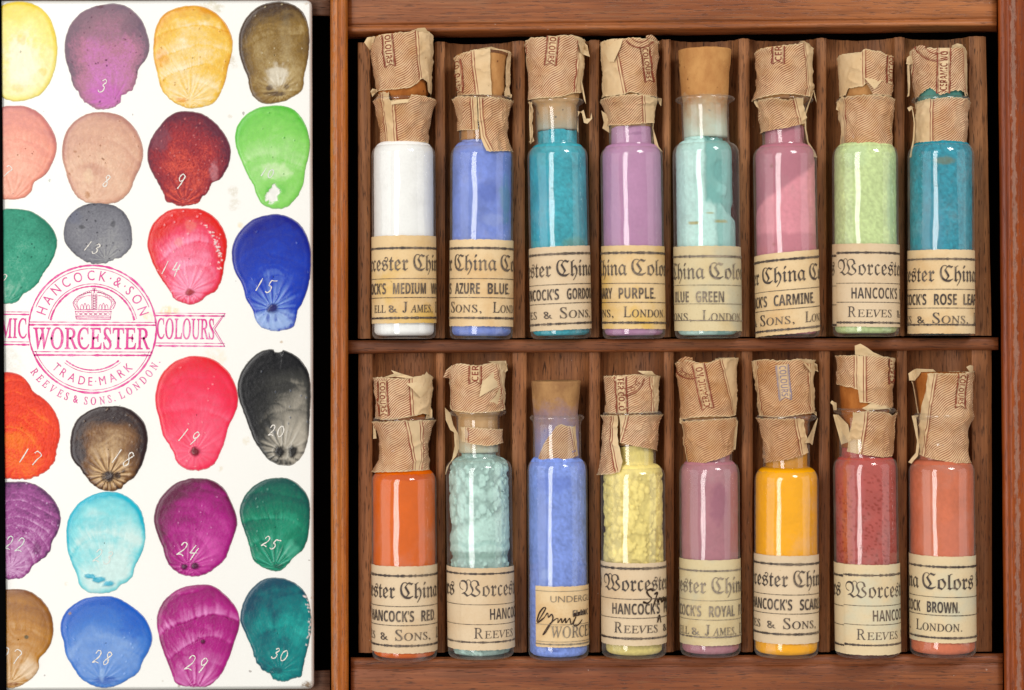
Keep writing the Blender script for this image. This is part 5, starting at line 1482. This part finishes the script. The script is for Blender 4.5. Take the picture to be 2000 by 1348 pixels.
vials.append(dict(label='glass vial of teal blue powder with tattered blue-dusted wrappers, last in the upper row', z=(X3, 50), g=(1838.2, 655.5, 1837.6, 305, 283, 63.5, 46, 199, 56), cm=M_corkg,
    powder=dict(c='2C8EA2', lev=262, var=.16, grain=0.42, feat=[spot(-34, 200, 28, 120, '5294AC', .5), spot(-4, 336, 26, 8, '7A7850', .6), spot(50, 230, 12, 110, '4A98A8', .4)]), wm=M_wrapp,
    wraps=[dict(prof=[(280, 930, 1475), (500, 945, 1480), (750, 985, 1485)], top=[(930, 290), (1000, 265), (1060, 270), (1200, 290), (1280, 275), (1400, 245), (1475, 310)], bot=[(965, 775), (1035, 705), (1085, 665), (1180, 745), (1300, 700), (1380, 695), (1485, 750)], jb=3,
                bands=[(((1408, 300), (1440, 740)), None), (None, ((945, 300), (975, 740)))], ribbons=[('CERAMIC WO', (1205, 280), (1205, 730), 118, True)], seals=[((1150, 220), 190, '', 150, 262)],
                flaps=[([(1000, 290), (960, 390), (905, 420), (870, 410), (880, 345), (940, 300)], 1, 5), ([(920, 280), (1020, 300), (1030, 260), (990, 240), (930, 255)], 2, 5, False), ([(1280, 285), (1420, 270), (1410, 240), (1340, 232), (1285, 258)], 2, 5), ([(885, 420), (895, 700), (880, 740), (905, 730), (912, 600), (905, 410)], 0, 4), ([(1420, 655), (1480, 745), (1440, 745), (1425, 700)], 2, 4)]),
           dict(prof=[(760, 1000, 1510), (850, 1000, 1500), (1000, 990, 1480), (1215, 985, 1465)], top=[(1000, 790), (1110, 777), (1300, 765), (1450, 770), (1510, 795)], bot=[(985, 1200), (1230, 1205), (1465, 1215)],
                bands=[(None, ((1118, 785), (1113, 1205)))],
                flaps=[([(940, 840), (968, 1000), (955, 1180), (925, 1348), (905, 1348), (938, 1180), (952, 1000), (935, 860), (905, 885), (885, 850), (925, 828), (960, 850)], 0, 5)])],
    lab=dict(y=(491, 509, 652, .0), text=[('frak', -15), ('bold', "HANCOCK'S ROSE LEAF", 10, -27), reeves(-29)], rules=((0, 3.6), (58, 1), (94, 1.1), (126, 3)))))
# ---- lower row
vials.append(dict(label='glass vial of vivid orange powder, first in the lower row', z=(X0, 670), g=(790.5, 1286, 789, 940, 921, 63, 45, 822, 59), cm=M_corko, wm=M_wrapp,
    powder=dict(c='DC6206', lev=880, var=.06, grain=.05, fill=.955, feat=[spot(-45, 230, 18, 120, 'E07030', .5), spot(10, 355, 60, 8, 'B84008', .5)]),
    wraps=[dict(prof=[(360, 220, 790), (500, 230, 780), (775, 245, 770)], top=[(220, 370), (300, 355), (420, 365), (520, 370), (640, 350), (740, 320), (790, 360)], bot=[(240, 775), (400, 780), (560, 755), (700, 720), (770, 750)],
                bands=[(((580, 440), (592, 760)), None)], ribbons=[('COLOURS', (315, 395), (335, 745), 98, False)],
                flaps=[([(550, 420), (780, 380), (785, 460), (690, 560), (610, 470)], 2, 7), ([(300, 365), (440, 350), (600, 370), (620, 355), (520, 325), (400, 285), (430, 320)], 1, 5), ([(720, 380), (790, 440), (795, 380), (750, 300), (725, 340)], 2, 7), ([(765, 620), (735, 780), (800, 770), (800, 690)], 1, 5)]),
           dict(prof=[(785, 195, 815), (900, 250, 780), (1000, 275, 750), (1100, 285, 740), (1200, 270, 745), (1310, 210, 755)], top=[(195, 805), (350, 795), (520, 785), (690, 785), (800, 790)], bot=[(210, 1315), (600, 1290), (755, 1290)],
                bands=[(((537, 790), (570, 1000), (610, 1290)), ((705, 900), (690, 1290)))], flaps=[([(205, 830), (205, 980), (240, 975), (225, 850)], 0, 3)])],
    lab=dict(y=(1101, 1119, 1268, 0), text=[('frak', -5), ('bold', "HANCOCK'S RED.", 10, 35), reeves(-15)], m=(M_label_p, M_text))))
vials.append(dict(label='glass vial of crumbly pale aqua lumps, a narrow paper strip on its neck', z=(X0, 670), g=(940, 1281.7, 935, 915, 897, 64, 41.5, 809, 55), cm=M_corkq,
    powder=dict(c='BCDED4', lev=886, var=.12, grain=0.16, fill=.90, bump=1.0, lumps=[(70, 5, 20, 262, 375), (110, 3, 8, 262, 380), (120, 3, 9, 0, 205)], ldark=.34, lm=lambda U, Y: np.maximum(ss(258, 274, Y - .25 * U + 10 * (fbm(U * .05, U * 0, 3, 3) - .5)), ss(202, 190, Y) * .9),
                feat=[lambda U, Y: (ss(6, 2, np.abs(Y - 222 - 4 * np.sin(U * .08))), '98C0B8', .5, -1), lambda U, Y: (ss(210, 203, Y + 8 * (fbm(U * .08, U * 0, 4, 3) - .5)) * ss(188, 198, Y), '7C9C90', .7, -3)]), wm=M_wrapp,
    wraps=[dict(prof=[(220, 985, 1530), (500, 990, 1525), (690, 990, 1520)], top=[(985, 300), (1020, 245), (1100, 220), (1250, 240), (1400, 210), (1530, 230)], bot=[(975, 640), (1010, 690), (1200, 710), (1400, 705), (1520, 680)],
                bands=[(((1445, 260), (1500, 600)), None), (None, ((1000, 300), (1012, 660)))], ribbons=[('CER', (1240, 240), (1240, 425), 112, True)],
                flaps=[([(1440, 285), (1490, 400), (1480, 440), (1280, 552), (1310, 400)], 2, 7), ([(1340, 640), (1280, 557), (1420, 500), (1445, 540)], 1, 2, True), ([(1535, 650), (1340, 642), (1445, 540), (1480, 462)], 2, 5), ([(1400, 215), (1480, 240), (1535, 312), (1562, 290), (1545, 192), (1370, 198)], 1, 8), ([(1080, 222), (1020, 300), (985, 372), (915, 362), (945, 290), (1000, 240)], 2, 7, False)]),
           dict(prof=[(850, 1070, 1500), (1045, 1075, 1500)], xl=[(1105, 860), (1120, 1010)], top=[(1105, 860), (1180, 850), (1350, 870), (1495, 880)], bot=[(1120, 1000), (1200, 1020), (1350, 1045), (1490, 1020)], bands=[(None, ((1172, 850), (1176, 1020)))], amp=.5,
                flaps=[([(930, 665), (985, 720), (1015, 840), (1070, 940), (985, 890), (940, 790)], 0, 5), ([(1020, 890), (1070, 945), (1082, 1050), (1045, 1150), (975, 1235), (935, 1345), (945, 1270), (1005, 1180), (1030, 1050)], 0, 4)])],
    lab=dict(y=(1104, 1115, 1261.5, 0), text=[('frak', 127), ('bold', "HANCOCK'S", 0, 18.6), reeves(127)], seam=-40, sd=0, rules=((0, 3.4), (59, 1), (97, 1.1), (131, 3.2)), m=(M_label_p, M_text))))
vials.append(dict(label='glass vial of cornflower blue powder with a bare tapered cork and a handwritten label', z=(X1, 670), g=(1091, 1284, 1088.5, 922, 900, 58.2, 46.5, 819, 53), cm=M_corkb,
    cork=[(747, 1037.8, 1134.5), (752, 1038, 1134), (780, 1040, 1131), (812, 1042.5, 1128.5), (818, 1043, 1128)],
    powder=dict(c='7C94DE', lev=896, var=.2, grain=0.3, fill=.95, feat=[spot(-40, 230, 22, 130, '7C92D8', .5), spot(-10, 340, 46, 18, '6078CC', .5), spot(-26, 165, 12, 12, '98ACE4', .6), spot(-8, 20, 14, 2.5, '4A5AA0', .7), spot(-30, 280, 20, 30, '889CE0', .4)]),
    wraps=[dict(n='neck_wrapper', prof=[(820, 212, 684), (1230, 212, 684)], xl=[(430, 870), (330, 1010), (240, 1240)], xr=[(640, 850), (668, 1140)], top=[(420, 870), (480, 822), (520, 835), (560, 850), (640, 845)], bot=[(240, 1245), (450, 1200), (668, 1140)], bands=[(((578, 860), (636, 1140)), None)], lift=-1.0, amp=.3, tb=.3, jb=1)],
    lab=dict(y=(1140, 1147, 1257, 0), u=(-50, 150), text=[('free', 'UNDERGLAZE', -16, 23, 128, 12.5, 'sans', -.01), ('free', 'WORCESTER', -16, 91, 150, 22, 'roman', .004), ('free', 'FLANC', 27, 50, 46, 11, 'bold', 0),
             ('pen', [[(-46, 62), (-40, 46), (-30, 34), (-26, 36), (-36, 52), (-44, 64), (-30, 54), (-22, 44), (-20, 52), (-14, 46), (-12, 56), (-24, 78), (-32, 86), (-20, 68), (-8, 56), (-2, 54), (-2, 62), (4, 54), (6, 62), (12, 54), (13, 62), (20, 54), (22, 60), (24, 66), (30, 58), (34, 52), (28, 66), (38, 68), (50, 58)]], 2.2),
             ('pen', [[(28, 46), (60, 43)], [(28, 48), (60, 47)], [(28, 50), (60, 45)]], 3.2)], rules=((2, 1), (66, .8), (99, .8), (104, 2.6)), m=(M_label, M_textf))))
vials.append(dict(label='glass vial of lumpy pale yellow powder, a word inked by hand across its label', z=(X1, 670), g=(1238.5, 1281, 1236, 930, 911, 62.5, 44.5, 811, 57), wm=M_wrapp,
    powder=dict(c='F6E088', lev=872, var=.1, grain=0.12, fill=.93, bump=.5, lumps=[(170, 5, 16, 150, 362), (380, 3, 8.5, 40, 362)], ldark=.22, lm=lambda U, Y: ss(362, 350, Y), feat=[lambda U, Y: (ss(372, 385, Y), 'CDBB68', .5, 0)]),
    wraps=[dict(prof=[(340, 955, 1485), (550, 955, 1470), (720, 955, 1450)], top=[(955, 350), (1100, 340), (1250, 325), (1350, 340), (1485, 350)], bot=[(955, 720), (1200, 715), (1450, 710)], bands=[(((1375, 370), (1392, 715)), None)],
                ribbons=[('TER COLO', (1095, 350), (1110, 715), 100, False, 'cut')], seals=[((1130, 350), 190, 'SON', 95, 190)], flaps=[([(1350, 345), (1485, 350), (1435, 330), (1400, 295), (1255, 292), (1300, 320)], 1, 6), ([(1400, 380), (1440, 440), (1450, 600), (1430, 690), (1410, 560)], 1, 4)]),
           dict(prof=[(720, 920, 1520), (800, 945, 1480), (950, 945, 1455), (1100, 930, 1445), (1340, 900, 1445)], xl=[(1075, 735), (1085, 1015)], top=[(1075, 735), (1300, 730), (1500, 735)], bot=[(1085, 1010), (1270, 1050), (1445, 1105)], tb=.3,
                bands=[(None, ((1168, 740), (1150, 830), (1095, 1010)))]),
           dict(prof=[(720, 920, 1520), (800, 945, 1480), (950, 945, 1455), (1100, 930, 1445), (1345, 895, 1450)], xr=[(1072, 735), (1062, 930), (1112, 1200), (1085, 1310)], top=[(920, 740), (1075, 735)], bot=[(895, 1345), (1000, 1325), (1085, 1300)], lift=3.2,
                bands=[(((1000, 960), (1045, 1300)), None)])],
    lab=dict(y=(1095, 1105, 1253, 0), text=[('frak', 96), ('bold', "HANCOCK'S PRIMROSE", 0, -47.5), reeves(96),
             ('pen', [[(36, 44), (30, 40), (22, 44), (26, 52), (32, 58), (24, 66), (14, 64)], [(38, 50), (46, 48), (42, 58), (36, 72)], [(46, 58), (48, 66), (52, 58), (56, 62), (60, 58), (58, 66), (64, 64), (66, 58), (70, 66), (74, 60), (78, 68), (82, 62), (88, 66), (84, 78)], [(46, 105), (51, 92), (56, 106)]], 3.4)], m=(M_label_p, M_text))))
vials.append(dict(label='glass vial of dusky mauve powder in the lower row', z=(X2, 670), g=(1387.8, 1278.6, 1385.5, 927, 905, 58.3, 44, 822, 55), wm=M_wrapy,
    powder=dict(c='B07680', lev=872, var=.10, grain=0.07, feat=[spot(-44, 240, 18, 110, 'AC7478', .55), spot(44, 230, 16, 110, 'A86A70', .55), spot(14, 300, 22, 40, '90546C', .5)]),
    wraps=[dict(prof=[(190, 115, 705), (400, 135, 705), (600, 155, 700), (770, 170, 690)], top=[(115, 220), (200, 185), (270, 195), (330, 220), (400, 215), (500, 175), (690, 165)], bot=[(165, 795), (300, 755), (430, 745), (600, 750), (690, 735)],
                bands=[(((515, 190), (655, 745)), None)], ribbons=[('CERAMIC WO', (310, 222), (405, 675), 112, True)], seals=[((240, 250), 125, 'HAN', 150, 262)],
                flaps=[([(130, 230), (255, 195), (250, 160), (180, 150), (120, 185)], 1, 6, False), ([(500, 180), (690, 200), (690, 160), (520, 165)], 1, 5)]),
           dict(prof=[(775, 160, 725), (900, 180, 700), (1100, 200, 670), (1250, 220, 660)], xl=[(165, 810), (238, 1255)], xr=[(690, 765), (662, 1110)], top=[(165, 810), (300, 785), (500, 770), (660, 760)], bot=[(240, 1255), (450, 1190), (660, 1100)], tb=.3,
                bands=[(None, ((180, 820), (243, 1250)))], flaps=[([(690, 770), (672, 900), (672, 1092), (700, 1085), (725, 800)], 1, 5), ([(165, 760), (140, 770), (140, 820), (175, 840)], 1, 4)])],
    lab=dict(y=(1089.5, 1110, 1253.7, 0), text=[('frak', -3), ('bold', "HANCOCK'S ROYAL PURPLE", 10, -9), james(-16)], rules=((0, 3), (57, .9), (94, 1), (127, 3)), m=(M_label_g, M_textf))))
vials.append(dict(label='glass vial of golden yellow powder, its cork wrapper stained pale blue', z=(X2, 670), g=(1535.6, 1280, 1536, 938, 917, 61.8, 44.5, 818, 58), cm=M_corko, wm=M_wrapy,
    powder=dict(c='FCAE00', lev=884, var=.05, grain=.03, fill=.96, feat=[lambda U, Y: (ss(356, 368, Y), 'B87A18', .75, 0), spot(46, 200, 14, 130, 'E09808', .5)]),
    wraps=[dict(prof=[(190, 890, 1490), (400, 920, 1485), (740, 960, 1490)], top=[(890, 200), (1000, 177), (1100, 190), (1200, 185), (1300, 170), (1480, 185)], bot=[(950, 745), (1150, 760), (1300, 730), (1400, 720), (1490, 715)],
                bands=[(((1405, 300), (1432, 720)), None), (None, ((922, 230), (985, 740)))], ribbons=[('COLOURS', (1145, 230), (1180, 585), 112, False)], ink=M_blueink,
                flaps=[([(1280, 168), (1345, 200), (1440, 312), (1500, 290), (1538, 305), (1520, 230), (1450, 185)], 1, 8), ([(950, 180), (935, 200), (905, 330), (880, 290), (890, 190)], 1, 5), ([(1400, 700), (1490, 720), (1520, 750), (1520, 710), (1480, 690)], 1, 5)]),
           dict(prof=[(750, 930, 1535), (850, 970, 1490), (1000, 995, 1465), (1230, 1005, 1460)], xr=[(1355, 770), (1422, 1115)], top=[(930, 770), (1100, 767), (1300, 765), (1360, 775)], bot=[(1005, 1230), (1200, 1180), (1420, 1110)], tb=.3,
                bands=[(((1260, 780), (1340, 1130)), None)], flaps=[([(1535, 765), (1480, 1042), (1440, 1015), (1380, 1012), (1470, 870)], 1, 6)])],
    lab=dict(y=(1081, 1097, 1250, .008), text=[('frak', 5), ('bold', "HANCOCK'S SCARLET", 10, 17), reeves(-14)], m=(M_label_p, M_text))))
vials.append(dict(label='glass vial of brick red powder flecked with darker crumbs', z=(X3, 670), g=(1695, 1280, 1690, 916, 896, 62, 49, 805, 60), cm=M_corko,
    powder=dict(c='B4524A', lev=876, var=.12, grain=0.1, feat=[spot(-52, 250, 14, 140, 'C06030', .7), spot(-30, 250, 20, 140, 'B85E5C', .5), spot(46, 200, 16, 60, '9C4A44', .5),
        lambda U, Y: (((cells(U / 11, Y / 6, 3)[0] < .28) & (cells(U / 11, Y / 6, 3)[2] > .55 - .25 * (Y < 270))).astype(float) * ss(380, 330, Y), '8E2A1C', .8, -.6)]),
    wraps=[dict(prof=[(150, 195, 745), (400, 200, 735), (700, 225, 715)], top=[(195, 145), (300, 137), (500, 140), (650, 155), (745, 180)], bot=[(195, 430), (300, 455), (360, 480), (372, 605), (480, 612), (560, 645), (720, 685)],
                bands=[(((320, 140), (326, 460)), ((432, 145), (438, 610)))], ribbons=[('CERAM', (712, 175), (695, 430), 84, True)],
                flaps=[([(325, 135), (450, 142), (625, 158), (500, 108), (430, 58), (370, 22), (318, 42)], 1, 6), ([(480, 615), (395, 665), (440, 690), (520, 680), (660, 672), (725, 700), (640, 640)], 2, 4)]),
           dict(prof=[(680, 135, 775), (800, 200, 750), (1000, 230, 730), (1150, 240, 720)], xl=[(300, 700), (268, 1105)], top=[(300, 710), (450, 690), (600, 700), (700, 740), (770, 695)], bot=[(265, 1100), (420, 1130), (600, 1155), (720, 1145)], tb=.3,
                bands=[(None, ((440, 700), (398, 1120)))], flaps=[([(180, 735), (265, 830), (298, 990), (215, 1038), (170, 870), (135, 735)], 1, 5), ([(160, 690), (140, 690), (130, 640), (105, 615), (120, 592), (155, 615)], 0, 5)])],
    lab=dict(y=(1098, 1118, 1271, 0), text=[('frak', 115), ('bold', "HANCOCK'S", 0, 0), reeves(108)], seam=-58, sd=3, m=(M_label_b, M_text))))
vials.append(dict(label='glass vial of salmon brown powder, one sheet of paper from cork to shoulder', z=(X3, 670), g=(1842, 1278.6, 1839, 920, 902, 63, 45.5, 815, 53), cm=M_corko,
    powder=dict(c='D2714E', lev=876, var=.14, grain=0.1, fill=.96, feat=[spot(-45, 260, 20, 120, 'D88468', .5), spot(20, 220, 40, 60, 'D07860', .4), lambda U, Y: (ss(352, 366, Y), 'B8664E', .6, 0)]),
    wraps=[dict(n='cork_wrapper', prof=[(290, 950, 1545), (500, 990, 1525), (680, 1010, 1530), (750, 1005, 1545), (900, 1015, 1490), (1100, 1015, 1485), (1220, 1000, 1510)], xl=[(1062, 315), (1050, 500), (1015, 740), (1018, 1000), (1018, 1135)], top=[(1060, 320), (1200, 315), (1340, 320), (1500, 295), (1545, 305)], bot=[(1015, 1130), (1150, 1180), (1300, 1210), (1510, 1222)], tb=.4,
                bands=[(None, ((1145, 320), (1118, 550), (1090, 750), (1080, 900), (1055, 1140)))], ribbons=[('COLOURS', (1392, 325), (1368, 665), 98, False)],
                flaps=[([(1130, 302), (1000, 305), (960, 392), (900, 392), (895, 322), (965, 272), (1100, 278)], 1, 5), ([(945, 400), (965, 500), (1003, 720), (988, 722), (940, 440), (925, 400)], 0, 4), ([(1003, 750), (978, 765), (1005, 1050), (990, 1150), (925, 1228), (892, 1212), (968, 1120), (982, 1000), (955, 850), (932, 748), (995, 738)], 0, 5), ([(1510, 335), (1440, 255), (1480, 235), (1535, 245), (1552, 335), (1532, 525), (1520, 430)], 1, 5)])],
    lab=dict(y=(1082, 1102, 1248, .012), text=[('frak', -151), ('bold', "HANCOCK BROWN.", 8, -44), reeves(-164)], rules=((0, 3.6), (58, 1), (93, 1.2), (136, 3.6)), m=(M_label_b, M_text))))
for i, d in enumerate(vials):
    build_vial(d, i + 1)
